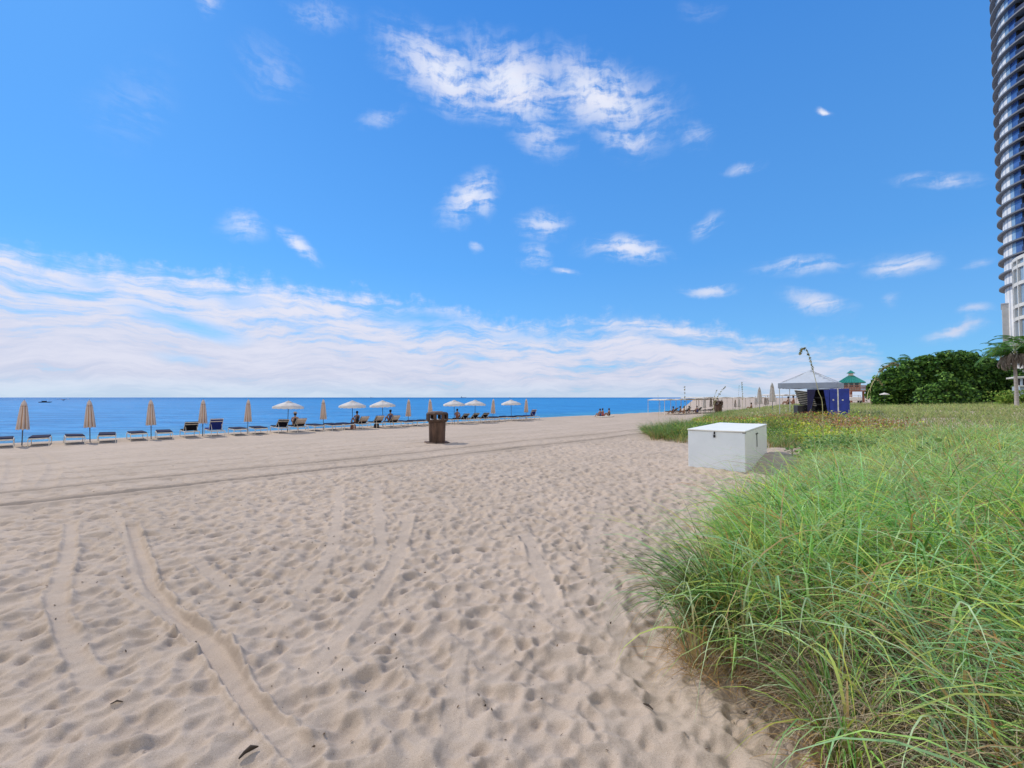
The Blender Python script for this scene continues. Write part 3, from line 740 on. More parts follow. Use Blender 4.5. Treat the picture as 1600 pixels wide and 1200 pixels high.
# ------------------------------------------------------------------ storage box
M_shadewhite = mat('shade_blue_white', (.80, .87, .92), .45, .02, 2, .05, 30, dark=(.76, .83, .88))  # white paint with the blue of sky-lit shade put into its colour
M_litwhite = mat('warm_lit_white', (.86, .86, .80), .45, .02, 3, .05)  # same white paint, tinted warm for sunlit lid and sand bounce on the side
M_dark = mat('dark_metal', (.04, .04, .045), .45, .2, metal=.3)
M_frame = mat('pale_frame', (.70, .64, .55), .45, .08)
M_gap = mat('seam_grey', (.16, .17, .18), .7)
fr_, fl_ = Vector((5.77, 10.98)), Vector((4.69, 11.80))
u_ = (fr_ - fl_).normalized(); w_ = Vector((-u_.y, u_.x)); BW, BL = 1.36, 3.7
bc = (fr_ + fl_) / 2 + w_ * BL / 2; brz = math.atan2(u_.y, u_.x)
bx = empty('storage_box', (bc.x, bc.y, -.06), brz, 'white painted wooden storage box half sunk in sand beside the dune', 'storage box')
HB = 1.03
MB().box((0, -BL / 2 + .012, HB / 2 - .1), (BW - .004, .024, HB + .2), bev=.004).build('front_panel', M_shadewhite, bx)
MB().box((0, BL / 2 - .012, HB / 2 - .1), (BW - .004, .024, HB + .2), bev=.004).build('back_panel', M_shadewhite, bx)
MB().box((-BW / 2 + .014, 0, HB / 2 - .1), (.024, BL - .052, HB + .2), bev=.004).build('side_panel', M_shadewhite, bx)
sp_ = MB(); sp_.box((BW / 2 - .014, -BL * .255, HB / 2 - .1), (.024, BL * .46, HB + .2), bev=.004); sp_.box((BW / 2 - .014, BL * .235, HB / 2 - .1), (.024, BL * .50, HB + .2), bev=.004)
sp_ = sp_.build('side_panel', M_litwhite, bx)
MB().box((BW / 2 - .02, -BL * .02, HB / 2), (.02, .03, HB)).build('door_gap', M_gap, sp_)
for sgn, nm in ((-1, 'lid'), (1, 'lid')):
    l = MB().box((sgn * (BW / 4 + .004), 0, HB + .026), (BW / 2 + .012, BL + .05, .035), ry=-sgn * R(.6), bev=.006).build(nm, M_litwhite, bx)
MB().box((0, 0, HB + .006), (BW - .06, BL - .08, .012)).build('lid_seal', M_gap, bx)
tn = M_shadewhite.node_tree; TB = NT(tn); pb = tn.nodes['Principled BSDF']; src = pb.inputs['Base Color'].links[0].from_socket; tcb = TB.n('ShaderNodeTexCoord').outputs['Object']
sc1 = TB.maprange(TB.noise(TB.mapping(tcb, rot=(0, R(55), 0), sc=(9, 1, 1.2)), 5, 5, .7).outputs['Fac'], .64, .72, 0, .45); sc2 = TB.maprange(TB.noise(tcb, 3.1, 6, .7).outputs['Fac'], .60, .70, 0, .3)
TB.l(TB.mix(sc2, TB.mix(sc1, src, (.50, .52, .52, 1)), (.62, .56, .46, 1)), pb.inputs['Base Color'])
hs = MB().box((-.02, -BL / 2 - .012, HB - .02), (.035, .02, .10), bev=.003); hs.box((-.02, -BL / 2 - .03, HB - .115), (.05, .03, .07), bev=.008)
hs.tube([(-.035, -BL / 2 - .03, HB - .085), (-.035, -BL / 2 - .03, HB - .05), (-.005, -BL / 2 - .03, HB - .05), (-.005, -BL / 2 - .03, HB - .085)], .005, 6); hs.build('padlock', M_dark, bx)
hn = MB().box((BW / 2 + .008, -BL * .02 - .0, HB - .13), (.02, .30, .035), bev=.003); hn.box((BW / 2 + .006, -BL * .02, HB - .32), (.012, .045, .36), bev=.003); hn.build('hinge', M_dark, bx)
MB().box((BW / 2 - .02, -BL / 2 + .03, HB - .005), (.07, .07, .02), bev=.004).build('corner_bracket', M_dark, bx)
# ------------------------------------------------------------------ trash cans
M_brown = mat('brown_concrete', (.105, .062, .044), .85, .3, 5, .6, 60, stretch=(1, 1, .25)); M_browndk = mat('brown_dark', (.09, .055, .04), .85, .2, 6, .4)
M_tan = mat('tan_lid', (.30, .22, .17), .8, .12, 5, .3)
M_bag = mat('white_bin_liner', (.75, .78, .82), .4, .1, 12, .4, 20)
def trash_can(loc, rz, label, s=1.0):
    e = empty('trash_can', loc, rz, label, 'trash can', 'brown beach trash cans'); e.scale = (s * 1.17, s * 1.17, s)
    MB().box((0, 0, .02), (.82, .82, .06), bev=.012).build('base_plate', M_brown, e)
    def ribs(a, z): return 1 + .018 * (1 if math.sin(a * 24) > 0 else 0)
    MB().lathe([(.285, .04), (.29, .10), (.305, .86), (.31, .90)], 96, wob=ribs, smooth=False).build('body', M_brown, e)
    h = MB().lathe([(.30, .88), (.36, .93), (.405, .98), (.41, 1.02)], 8, a0=R(22.5), smooth=False, caps=False)
    h.lathe([(.30, .885), (.30, .895)], 8, a0=R(22.5), smooth=False)
    h.lathe([(.355, .985), (.40, .98)], 8, a0=R(22.5), smooth=False, caps=False)
    h.lathe([(.41, 1.02), (.40, 1.024), (.35, 1.024)], 8, a0=R(22.5), smooth=False, caps=False)
    for k in range(8):
        a = R(22.5) + k * PI / 4
        h.box((.375 * math.cos(a), .375 * math.sin(a), 1.13), (.06, .115, .24), rz=a, bev=.006)
    h.lathe([(.35, 1.235), (.412, 1.24), (.41, 1.29), (.36, 1.335), (.20, 1.362), (0.01, 1.37)], 8, a0=R(22.5), smooth=False)
    h.build('hood', M_browndk, e)
    MB().lathe([(.2, 1.366), (.19, 1.378), (.01, 1.385)], 16).build('cap', M_tan, e)
    MB().lathe([(.27, .80), (.31, 1.00), (.335, 1.035), (.33, 1.0), (.28, .84)], 24, wob=lambda a, z: 1 + .02 * math.sin(9 * a)).build('bin_liner', M_bag, e)
p = at_z(683, 689.5, 0); trash_can((p.x, p.y, gz(p.x, p.y) - .01), R(20), 'brown ribbed trash can with eight-sided open hood alone on the sand', .97)
p = at_y(1122, 626, 46); trash_can((p.x, p.y, p.z - 1.38), R(10), 'smaller looking brown trash can behind the grass fringe near the far shelters', 1.0)

# ------------------------------------------------------------------ loungers and parasols
M_navy = mat('navy_sling', (.016, .022, .06), .9, .15, 20, spec=.08); M_bluesl = mat('blue_sling', (.02, .035, .20), .85, .15, 20, spec=.1); M_black = mat('black_sling', (.012, .013, .022), .9, .2, 20, spec=.08)
M_cream = mat('cream_canvas', (.76, .65, .58), .8, .04, 4, trans=.35); M_pleat = mat('brown_pleat', (.40, .22, .12), .8, .1, 4); M_white = mat('white_canvas', (.78, .76, .74), .75, .05, 3, trans=.35)
M_pole = mat('dark_pole', (.06, .08, .10), .4, .1, metal=.2); M_greycanvas = mat('grey_canvas', (.50, .50, .48), .8, .1, 5, trans=.2)
M_towel = mat('beige_towel', (.62, .52, .44), .95, .08, 8, .3, 60)
def make_lounger(ang, sling, label, second=.0):
    e = empty('sun_lounger', (0, 0, 0), 0, label, 'sun lounger', 'sun loungers in a row along the water')
    W2, L2, Hs = .34, .97, .36; hinge = -L2 + .78
    f = MB()
    for sx_ in (-1, 1):
        f.box((sx_ * W2, (hinge + L2) / 2 - .0, Hs), (.035, L2 - hinge, .05), bev=.006)
        f.box((sx_ * W2, (hinge - L2) / 2 + .0, Hs - .003), (.034, hinge + L2, .044), bev=.006)
    f.box((0, L2, Hs), (2 * W2 - .036, .035, .045), bev=.005); f.box((0, -L2, Hs - .003), (2 * W2 - .036, .035, .045), bev=.005)
    f.box((0, hinge, Hs - .01), (2 * W2 - .036, .03, .035), bev=.004)
    f.build('frame', M_frame, e)
    for sx_ in (-1, 1):
        for sy_ in (-1, 1):
            MB().box((sx_ * (W2 + .019), sy_ * (L2 - .07), Hs / 2 - .02), (.032, .05, Hs + .035), bev=.005).build('leg', M_frame, e)
    MB().box((0, (hinge + L2) / 2 + .01, Hs + .062), (2 * W2 + .0, L2 - hinge - .03, .07), bev=.015).build('seat', sling, e)
    b = MB(); ca, sa = math.cos(ang), math.sin(ang); Lb = .78
    c0 = Vector((0, hinge, Hs + .028))
    def lp(d, up=0): return c0 + Vector((0, -ca * d, sa * d)) + Vector((0, sa * up, ca * up))
    b.box(lp(Lb / 2 + .0, .034), (2 * W2 + .0, Lb, .07), rx=-ang, bev=.015)
    bo = b.build('backrest', sling, e)
    g = MB()
    for sx_ in (-1, 1): g.box(lp(Lb / 2) + Vector((sx_ * (W2 - .008), 0, 0)), (.022, Lb, .03), rx=-ang, bev=.004)
    g.box(lp(Lb - .01), (2 * W2 + .01, .03, .034), rx=-ang, bev=.004)
    if ang > .3:
        g.box(lp(Lb * .80, -.03), (2 * W2 - .04, .05, .012), rx=-ang)
        for sx_ in (-1, 1): g.tube([lp(Lb * .55, -.03) + Vector((sx_ * .28, 0, 0)), (sx_ * .28, -L2 + .22, Hs - .02)], .012, 6)
    g.build('back_frame', M_frame, e)
    return e
FLAT = 'flat navy sun lounger with pale frame '
protos = {}
def closed_umb(label, canvas=(None, None), s=1.0, hgt=2.24):
    e = empty('beach_umbrella', (0, 0, 0), 0, label, 'parasol', 'parasols along the water'); e.scale = (s, s, s)
    MB().tube([(0, 0, -.25), (0, 0, hgt - .03)], .022, 8).build('pole', M_pole, e)
    n = 48; prof = [(.205, .80), (.212, .84), (.190, 1.1), (.158, 1.5), (.118, 1.9), (.098, 2.0), (.108, 2.01), (.085, 2.12), (.045, 2.22), (.008, 2.27)]
    prof = [(r, z * hgt / 2.24) for r, z in prof]
    mb = MB(); vs = []
    for i, (r, z) in enumerate(prof):
        for j in range(n):
            a = 2 * PI * j / n; q = r * (1 + .16 * math.cos(8 * a)) if i < 6 else r * (1 + .08 * math.cos(8 * a))
            vs.append((q * math.cos(a), q * math.sin(a), z - (.03 * math.cos(8 * a) if i < 1 else 0)))
    fs = [(i * n + j, i * n + (j + 1) % n, (i + 1) * n + (j + 1) % n, (i + 1) * n + j) for i in range(len(prof) - 1) for j in range(n)]
    mb.add(vs, fs, 0, True)
    for k, f in enumerate(mb.f):
        j = k % n; ph = ((j + .5) / n * 8) % 1.0
        if .34 < ph < .66 and k // n < 5: mb.m[k] = 1
    mb.add([(vs[j][0] * .9, vs[j][1] * .9, prof[0][1] + .03) for j in range(n)], [tuple(reversed(range(n)))], 1)
    mb.build('canopy', list(canvas), e)
    MB().tube([(0, 0, hgt - .01), (0, 0, hgt + .07)], .016, 8, r2=.006).build('finial', M_pole, e)
    tb = MB().lathe([(.108, 1.93), (.112, 1.94), (.112, 1.965), (.108, 1.975)], 24, caps=False); tb.build('tie_strap', M_pleat, e)
    return e
def open_umb(label, s=1.0, tilt=0.0):
    e = empty('beach_umbrella', (0, 0, 0), 0, label, 'parasol', 'parasols along the water'); e.scale = (s, s, s)
    MB().tube([(0, 0, -.25), (0, 0, 2.12)], .022, 8).build('pole', M_pole, e)
    c = MB(); n = 48; prof = [(1.03, 1.62), (1.03, 1.76), (.75, 1.885), (.45, 2.0), (.2, 2.08), (.2, 2.10), (.08, 2.14), (.01, 2.17)]
    vs = []
    for i, (r, z) in enumerate(prof):
        for j in range(n):
            a = 2 * PI * j / n; k8 = abs(((j / n * 8) % 1) - .5) * 2     # 1 at the ribs
            q = r * (.955 + .045 * k8) if i < 3 else r; zz = z - (.018 * (1 - k8) if 0 < i < 4 else 0) + (.02 * math.cos(a * 16) if i == 0 else 0)
            vs.append((q * math.cos(a), q * math.sin(a), zz))
    fs = [(i * n + j, i * n + (j + 1) % n, (i + 1) * n + (j + 1) % n, (i + 1) * n + j) for i in range(len(prof) - 1) for j in range(n)]
    c.add(vs, fs, 0, True); c.build('canopy', M_white, e)
    for k in range(8):
        a = k * PI / 4; MB().tube([(.05 * math.cos(a), .05 * math.sin(a), 2.07), (.98 * math.cos(a), .98 * math.sin(a), 1.745)], .009, 5).build('rib', M_pole, e)
    MB().tube([(0, 0, 2.13), (0, 0, 2.24)], .015, 8, r2=.006).build('finial', M_pole, e)
    return e
RZ = PI / 2 - A
def t_of(px, P=ROWP): return P / math.tan(A - math.atan((px - 800) / FPX))
def place(o, P, T, dz=0, rz=0.0):
    x, y = XY(P, T); o.location = (x, y, gz(x, y) + dz); o.rotation_euler = (0, 0, RZ + rz); return o
pl = make_lounger(0, M_navy, 'x'); pm = make_lounger(R(42), M_black, 'x'); ph = make_lounger(R(62), M_bluesl, 'x')
pc = closed_umb('x', (M_cream, M_pleat)); po = open_umb('x')
kids = children_map(); used = set()
def inst(proto, label, P, T, dz=0, rz=0.0):
    if proto.name in used: o = copy_tree(proto, None, kids)
    else: used.add(proto.name); o = proto
    o['label'] = label; place(o, P, T, dz, rz); o.rotation_euler.x = rng.normal(0, .012); o.rotation_euler.y = rng.normal(0, .018); return o
ordn = ['first', 'second', 'third', 'fourth', 'fifth', 'sixth', 'seventh', 'eighth', 'ninth', 'tenth', 'eleventh', 'twelfth', 'thirteenth', 'fourteenth', 'fifteenth', 'sixteenth']
row = [(37, 'c', 'ff'), (143, 'c', 'ff'), (238, 'c', 'ff'), (318, 'c', 'mh'), (388, 'c', 'ff'), (450, 'o', 'mt'), (506, 'c', 'ff'), (551, 'o', 'ft'), (599, 'o', 'tt'),
       (638, 'c', 'ff'), (673, 'c', 'ff'), (710, 'o', 'fm'), (742, 'o', 'mm'), (770, 'c', 'ff'), (799, 'o', 'ff'), (822, 'c', 'fh')]
towels = []
for i, (px, kind, seats) in enumerate(row):
    T = t_of(px); nm = 'closed striped beige' if kind == 'c' else 'open white'
    inst(pc if kind == 'c' else po, f'{nm} parasol, {ordn[i]} from the left in the row along the water', ROWP, T, rz=rng.uniform(-.2, .2))
    for side, st in zip((-1, 1), seats):
        TT = T + side * (.62 + rng.uniform(-.05, .05)); PP = ROWP - .15 + rng.uniform(-.2, .2)
        pr = {'f': pl, 'm': pm, 't': pm, 'h': ph}[st]
        desc = {'f': 'flat navy sun lounger', 'm': 'dark sun lounger with raised back', 't': 'towel-draped raised sun lounger', 'h': 'blue sun lounger with upright back'}[st]
        inst(pr, f'{desc} {"left" if side < 0 else "right"} of the {ordn[i]} parasol from the left', PP, TT, rz=rng.uniform(-.06, .06))
        if st == 't': towels.append((PP, TT, ordn[i], side))
# towels over the raised backs
for (PP, TT, od, side) in towels:
    mb = MB(); ang = R(42); hinge = -.19; Hs = .36; prof = []
    for d, up in ((-.1, .05), (.2, .032), (.5, .032), (.78, .035), (.815, .02), (.815, -.03), (.70, -.045), (.45, -.048), (.30, -.05)):
        prof.append((hinge - math.cos(ang) * d + math.sin(ang) * up, Hs + .028 + math.sin(ang) * d + math.cos(ang) * up))
    vs = []; nn = 9
    for (y, z) in prof:
        for k in range(nn): u = k / (nn - 1) - .5; vs.append((u * .60, y + .008 * math.sin(u * 20 + z * 9), z + .006 * math.sin(u * 31)))
    mb.add(vs, [(a * nn + k, a * nn + k + 1, (a + 1) * nn + k + 1, (a + 1) * nn + k) for a in range(len(prof) - 1) for k in range(nn - 1)], 0, True)
    o = mb.build('towel', M_towel); place(o, PP, TT); m = o.modifiers.new('thick', 'SOLIDIFY'); m.thickness = .012; m.offset = 1
    tag(o, f'beige towel over the raised lounger back {"left" if side < 0 else "right"} of the {od} parasol', 'towel', 'beige towels over lounger backs')

# ------------------------------------------------------------------ people
def skinfig(name, joints, bones, mat_, parent, sub=2):
    me = bpy.data.meshes.new(name); me.from_pydata([j[0] for j in joints], bones, []); me.materials.append(mat_)
    o = bpy.data.objects.new(name, me); COL.objects.link(o); o.parent = parent
    md = o.modifiers.new('skin', 'SKIN'); md.use_smooth_shade = True
    sv_ = me.skin_vertices[0].data
    for i, j in enumerate(joints):
        r = j[1]; sv_[i].radius = (r, r) if not isinstance(r, tuple) else r
    sv_[0].use_root = True
    sd = o.modifiers.new('sub', 'SUBSURF'); sd.levels = sub; sd.render_levels = sub
    return o
M_skin = mat('skin', (.45, .27, .19), .5, .06); M_skin2 = mat('tan_skin', (.30, .17, .11), .5, .06)
M_hair = mat('dark_hair', (.02, .015, .012), .6, .1, 30, .3)
M_swim = {'black': mat('black_swimwear', (.02, .02, .025), .7), 'red': mat('red_cloth', (.45, .04, .05), .7), 'navy': mat('navy_cloth', (.03, .05, .18), .7), 'white': mat('white_cloth', (.7, .7, .7), .8), 'rust': mat('rust_cloth', (.30, .12, .09), .8)}
def person(loc, rz, pose, label, skin, cloth, hat=None, s=1.0):
    e = empty('person', loc, rz, label, 'person'); e.scale = (s, s, s)
    # local +y is the way the person faces; z=0 is the seat / ground under the pelvis
    if pose == 'lounge': lean, hipz, knee, ank = .30, .12, (.13, .46, .20), (.13, .90, .09)
    else: lean, hipz, knee, ank = -.06, .11, (.15, .42, .40), (.14, .62, .07)
    pel = Vector((0, 0, hipz)); ch = Vector((0, -lean * .38, hipz + .40)); nk = Vector((0, -lean * .5, hipz + .56)); hd = Vector((0, -lean * .5 + .03, hipz + .70)); top = hd + Vector((0, .01, .09))
    J = [(pel, (.15, .12)), (pel.lerp(ch, .5), (.125, .095)), (ch, (.15, .10)), (nk, .052), (hd - Vector((0, 0, .045)), (.062, .07)), (hd + Vector((0, 0, .02)), (.078, .092)), (top, (.055, .062))]
    Bn = [(0, 1), (1, 2), (2, 3), (3, 4), (4, 5), (5, 6)]
    for sx_ in (-1, 1):
        b = len(J)
        J += [(Vector((sx_ * .18, -lean * .42, hipz + .46)), .055), (Vector((sx_ * .24, -lean * .42 + .10, hipz + .24)), .04), (Vector((sx_ * .17, .18, hipz + .16)), .03), (Vector((sx_ * .14, .27, hipz + .15)), (.035, .02))]
        Bn += [(2, b), (b, b + 1), (b + 1, b + 2), (b + 2, b + 3)]
        b = len(J)
        J += [(Vector((sx_ * .10, .06, hipz)), .09), (Vector((sx_ * knee[0], knee[1], knee[2])), .062), (Vector((sx_ * ank[0], ank[1], ank[2])), .04), (Vector((sx_ * ank[0], ank[1] + .14, ank[2] - .02)), (.035, .022))]
        Bn += [(0, b), (b, b + 1), (b + 1, b + 2), (b + 2, b + 3)]
    skinfig('body', [(tuple(j[0]), j[1]) for j in J], Bn, skin, e)
    # clothing: a shirt / suit following the torso
    K = [(tuple(pel - Vector((0, 0, .03))), (.17, .14)), (tuple(pel.lerp(ch, .5)), (.14, .11)), (tuple(ch), (.165, .115)), (tuple(ch.lerp(nk, .45)), (.13, .085))]
    skinfig('clothing', K, [(0, 1), (1, 2), (2, 3)], cloth, e)
    h = MB().lathe([(.055, -.10), (.088, -.06), (.098, 0), (.09, .06), (.055, .105), (.01, .12)], 14, c=(hd.x, hd.y - .025, hd.z + .015)); h.build('hair', M_hair, e)
    if hat: MB().lathe([(.20, .0), (.205, .01), (.11, .02), (.10, .09), (.02, .11)], 18, c=(hd.x, hd.y, hd.z + .07)).build('sun_hat', hat, e)
    return e
def on_row(px, dP=0.0): T = t_of(px); return T
T6 = t_of(450); x, y = XY(ROWP - .25, T6 + .42); person((x, y, gz(x, y) + .42), RZ - .3, 'sit', 'person in a pale sun hat sitting on the lounger under the sixth parasol', M_skin, M_swim['black'], M_towel)
T8 = t_of(551); x, y = XY(ROWP - .1, T8 + .35); person((x, y, gz(x, y) + .42), RZ + .1, 'sit', 'dark-haired person on the towel-draped lounger under the eighth parasol', M_skin2, M_swim['black'])
T9 = t_of(599); x, y = XY(ROWP - .1, T9 + .62); person((x, y, gz(x, y) + .42), RZ, 'sit', 'dark-haired person leaning on a towel-draped lounger right of the ninth parasol', M_skin2, M_swim['navy'], s=1.05)
T12 = t_of(710); x, y = XY(ROWP - .1, T12 + .25); person((x, y, gz(x, y) + .42), RZ - .9, 'sit', 'person with a bare brown back sitting under the twelfth parasol', M_skin2, M_swim['rust'])
for k, (dt, cl, lab) in enumerate(((-.62, 'navy', 'person in dark blue sitting on the sand, left of a group of three'), (.0, 'red', 'person in red sitting on the sand in the middle of a group of three'), (.62, 'black', 'person in black sitting on the sand, right of a group of three'))):
    T = t_of(945, 31.0) + dt * 1.6; x, y = XY(31.0 + (.3 if k == 1 else 0), T); person((x, y, gz(x, y)), RZ - .2 + .2 * k, 'sit', lab, M_skin2, M_swim[cl], s=1.12)
MBr = MB().box((0, 0, .05), (2.6, .9, .10), bev=.03); p = XY(30.4, t_of(945, 30.4)); o = MBr.build('beach_blanket', mat('pale_blanket', (.65, .6, .52), .95, .08, 8, .4, 30)); o.location = (p[0], p[1], gz(*p)); o.rotation_euler = (0, 0, RZ)
tag(o, 'pale blanket bundle on the sand behind the group of three people', 'blanket')
# things on the sand beside the row
for px, c_, l_ in ((583, 'black', 'black beach bag on the sand left of the ninth parasol'), (547, 'rust', 'small dark bag beside the eighth parasol pole')):
    T = t_of(px); x, y = XY(ROWP - .6, T); e = empty('beach_bag', (x, y, gz(x, y)), RZ, l_, 'bag')
    MB().box((0, 0, .17), (.42, .24, .34), bev=.06, taper=.85).build('bag_body', M_swim[c_], e); MB().tube([(-.12, 0, .30), (-.10, 0, .45), (.10, 0, .45), (.12, 0, .30)], .012, 6).build('handle', M_swim[c_], e)

# ------------------------------------------------------------------ far shelters, parasols, visitors
M_alu = mat('pale_posts', (.62, .60, .55), .5); M_roofcloth = mat('shelter_cloth', (.80, .77, .70), .8, .05, 3, trans=.2)
def shelter(P, T, n, W_, D_, H_, label, rz=0):
    x, y = XY(P, T); e = empty('cabana_shelter', (x, y, gz(x, y)), RZ + rz, label, 'shade shelter')
    for i in range(n + 1):
        for sy_ in (-1, 1): MB().tube([(-W_ / 2 + W_ * i / n, sy_ * D_ / 2, -.1), (-W_ / 2 + W_ * i / n, sy_ * D_ / 2, H_)], .035, 6).build('post', M_alu, e)
    r_ = MB()
    for i in range(n):
        x0, x1 = -W_ / 2 + W_ * i / n + .02, -W_ / 2 + W_ * (i + 1) / n - .02; xm = (x0 + x1) / 2
        a = [(x0, -D_ / 2 - .06, H_ + .0), (xm, -D_ / 2 - .06, H_ + .12), (x1, -D_ / 2 - .06, H_), (x1, D_ / 2 + .06, H_), (xm, D_ / 2 + .06, H_ + .12), (x0, D_ / 2 + .06, H_)]
        a += [(q[0], q[1], q[2] + .10) for q in a]
        r_.add(a, [(0, 1, 4, 5), (1, 2, 3, 4), (6, 11, 10, 7), (7, 10, 9, 8), (0, 6, 7, 1), (1, 7, 8, 2), (5, 4, 10, 11), (4, 3, 9, 10), (0, 5, 11, 6), (2, 8, 9, 3)])
    r_.build('roof_cloth', M_roofcloth, e)
    return e
def PTpx(px, P): return P, t_of(px, P)
shelter(*PTpx(1068, 29), 5, 17, 2.4, 1.95, 'long low shade shelter with slim posts at the far water edge')
shelter(*PTpx(1150, 27), 6, 36, 3, 2.2, 'longest white shade shelter far down the beach beyond the far trash can')
x, y = XY(20, t_of(1222, 20)); shelter(20, t_of(1222, 20), 3, 12, 3, 2.0, 'white shade shelter behind the canopy tent, left of it')
cu = closed_umb('x', (M_greycanvas, M_cream), 1.0, 2.3); cu['group'] = 'closed parasols further down the beach'
kids = children_map(); first = True
far_umb = [(1187, 40, 1.0, 'grey closed parasol, left one of the two big ones beside the tent'), (1207, 37, 1.05, 'grey closed parasol, right one of the two big ones beside the tent'),
           (1101, 62, 1.0, 'closed pale parasol left of the far trash can'), (1111, 70, 1.05, 'closed pale parasol directly left of the far trash can rim'), (1122, 80, 1.1, 'closed pale parasol rising behind the far trash can'), (1128, 66, .9, 'closed pale parasol touching the right rim of the far trash can'),
           (1149, 75, .85, 'small closed parasol under the longest white shelter'), (1155, 68, .9, 'small closed parasol under the longest white shelter, right of its neighbour'), (1181, 90, 1.15, 'thin closed parasol just left of the two big grey ones'), (1196, 85, 1.1, 'thin closed parasol between the two big grey ones'), (1199.5, 88, 1.15, 'thin closed parasol between the two big grey ones, right of its twin')]
for px, Y, s_, lab in far_umb:
    o = cu if first else copy_tree(cu, None, kids); first = False
    p = at_y(px, 640, Y); o.location = (p.x, p.y, gz(p.x, p.y) - (.0 if Y > 60 else .1)); o.scale = (s_, s_, s_); o['label'] = lab
for px, P_, c_, lab in ((1052, 27.5, 'navy', 'person sitting at the left end of the long low shelter'), (1063, 27, 'black', 'person sitting upright under the left part of the long low shelter'), (1069, 26, 'rust', 'person in rust cloth under the middle of the long low shelter'), (1077, 27, 'red', 'person in red under the long low shelter'), (1089, 26, 'navy', 'person in dark blue at the right end of the long low shelter'),
                        (1174, 21, 'black', 'person in black near the right end of the longest shelter'), (1240, 14, 'rust', 'person in rust cloth behind the tent legs'), (1232, 15, 'black', 'person in black left of the tent legs')):
    x, y = XY(P_, t_of(px, P_)); person((x, y, gz(x, y) + .1), RZ + rng.uniform(-1, 1), 'sit', lab, M_skin2, M_swim[c_], s=1.1 if px < 1100 else 1.15)
first = True
kids = children_map()
for k, (px, P_) in enumerate(((1050, 26.3), (1060, 26.3), (1070, 25.6), (1080, 25.6), (1088, 25.4), (1102, 25.2), (1110, 25.0), (1117, 25.0))):
    o = copy_tree(pl if k % 2 else pm, None, kids); place(o, P_ + 1.5, t_of(px, P_ + 1.5)); o['label'] = 'small dark sun lounger among those by the long low shelter'; o['group'] = 'far sun loungers by the shelter'

# ------------------------------------------------------------------ canopy tent
M_tent = mat('pale_blue_canvas', (.60, .67, .76), .7, .05, 3, trans=.3); M_valance = mat('grey_blue_canvas', (.42, .48, .58), .7, .05, 3, trans=.25); M_steel = mat('white_steel', (.55, .57, .6), .4, .05, metal=.3)
tc_ = at_y(1268, 640, 26); tz = gz(tc_.x, tc_.y); trz = R(-43)
tent = empty('canopy_tent', (tc_.x, tc_.y, tz), trz, 'pale blue pop-up canopy tent with pointed top beyond the dune', 'tent')
Ht, Hp, hw_ = 2.68 - tz, 3.50 - tz, 1.40
cp = MB(); nseg = 8; top_ring = []
def canvas_pt(u, v):        # u,v in -1..1; slight sag between the hips
    m = max(abs(u), abs(v)); k = 1 - m
    return (u * hw_, v * hw_, Ht + (Hp - Ht) * (k ** 1.12) - .05 * math.sin(PI * m) * (1 - abs(abs(u) - abs(v))))
g_ = 12; vs = [canvas_pt(-1 + 2 * i / g_, -1 + 2 * j / g_) for j in range(g_ + 1) for i in range(g_ + 1)]
cp.add(vs, [(j * (g_ + 1) + i, j * (g_ + 1) + i + 1, (j + 1) * (g_ + 1) + i + 1, (j + 1) * (g_ + 1) + i) for j in range(g_) for i in range(g_)], 0, False)
cp.build('canopy', M_tent, tent)
for k in range(4):
    a = k * PI / 2; M4 = Matrix.Rotation(a, 4, 'Z')
    q = [M4 @ Vector((-hw_ - .005 + 2 * (hw_ + .005) * i / 10, -hw_ - .006, Ht - (.30 if r_ else -.0) + (.015 * math.sin(i * 2.1) if r_ else 0))) for r_ in (0, 1) for i in range(11)]
    v_ = MB().add(q, [(i, i + 1, 12 + i, 11 + i) for i in range(10)]).build('valance', M_valance, tent); md = v_.modifiers.new('thick', 'SOLIDIFY'); md.thickness = .006
for sx_ in (-1, 1):
    for sy_ in (-1, 1):
        MB().box((sx_ * (hw_ - .05), sy_ * (hw_ - .05), Ht / 2), (.04, .04, Ht), bev=.004).build('leg', M_steel, tent)
        MB().tube([(sx_ * (hw_ - .02), sy_ * (hw_ - .02), Ht - .02), (0, 0, Hp - .05)], .015, 5).build('roof_rib', M_steel, tent)

# stack of loungers and blue fabric-covered shed beside the tent
def at_gnd(px, Y): p = at_y(px, 640, Y); return p.x, p.y, gz(p.x, p.y)
M_stackw = mat('white_plastic', (.74, .72, .68), .5)
sx0, sy0, sz0 = at_gnd(1260, 23.2)
for k in range(8):
    o = MB().box((0, 0, 0), (.76, .62, .034), bev=.008)
    o.box((.02, 0, -.050), (.74, .61, .062), mi=1)
    o = o.build('stacked_lounger', [M_stackw, M_dark]); o.location = (sx0 - .035 * k + .1, sy0, 1.50 + k * .097); o.rotation_euler = (0, R(9), R(-38)); 
    tag(o, 'white sun lounger ' + ('at the bottom of' if k == 0 else 'on top of' if k == 7 else f'{ordn[k]} from the bottom in') + ' the stack beside the blue shed', 'sun lounger', 'stacked white loungers')
stand = empty('stack_trolley', (sx0 - .1, sy0, sz0), R(-10), 'low trolley carrying the stack of white loungers', 'trolley')
MB().box((0, 0, (1.45 - sz0) / 2 + .1), (.85, .5, (1.42 - sz0) - .2), bev=.02).build('trolley_frame', M_dark, stand)
for a_, b_ in ((-.3, -.28), (.3, -.28), (-.3, .28), (.3, .28)): w = MB().lathe([(.10, -.03), (.11, 0), (.10, .03)], 16); w = w.build('wheel', M_dark, stand); w.location = (a_, b_, .11); w.rotation_euler = (PI / 2, 0, 0)
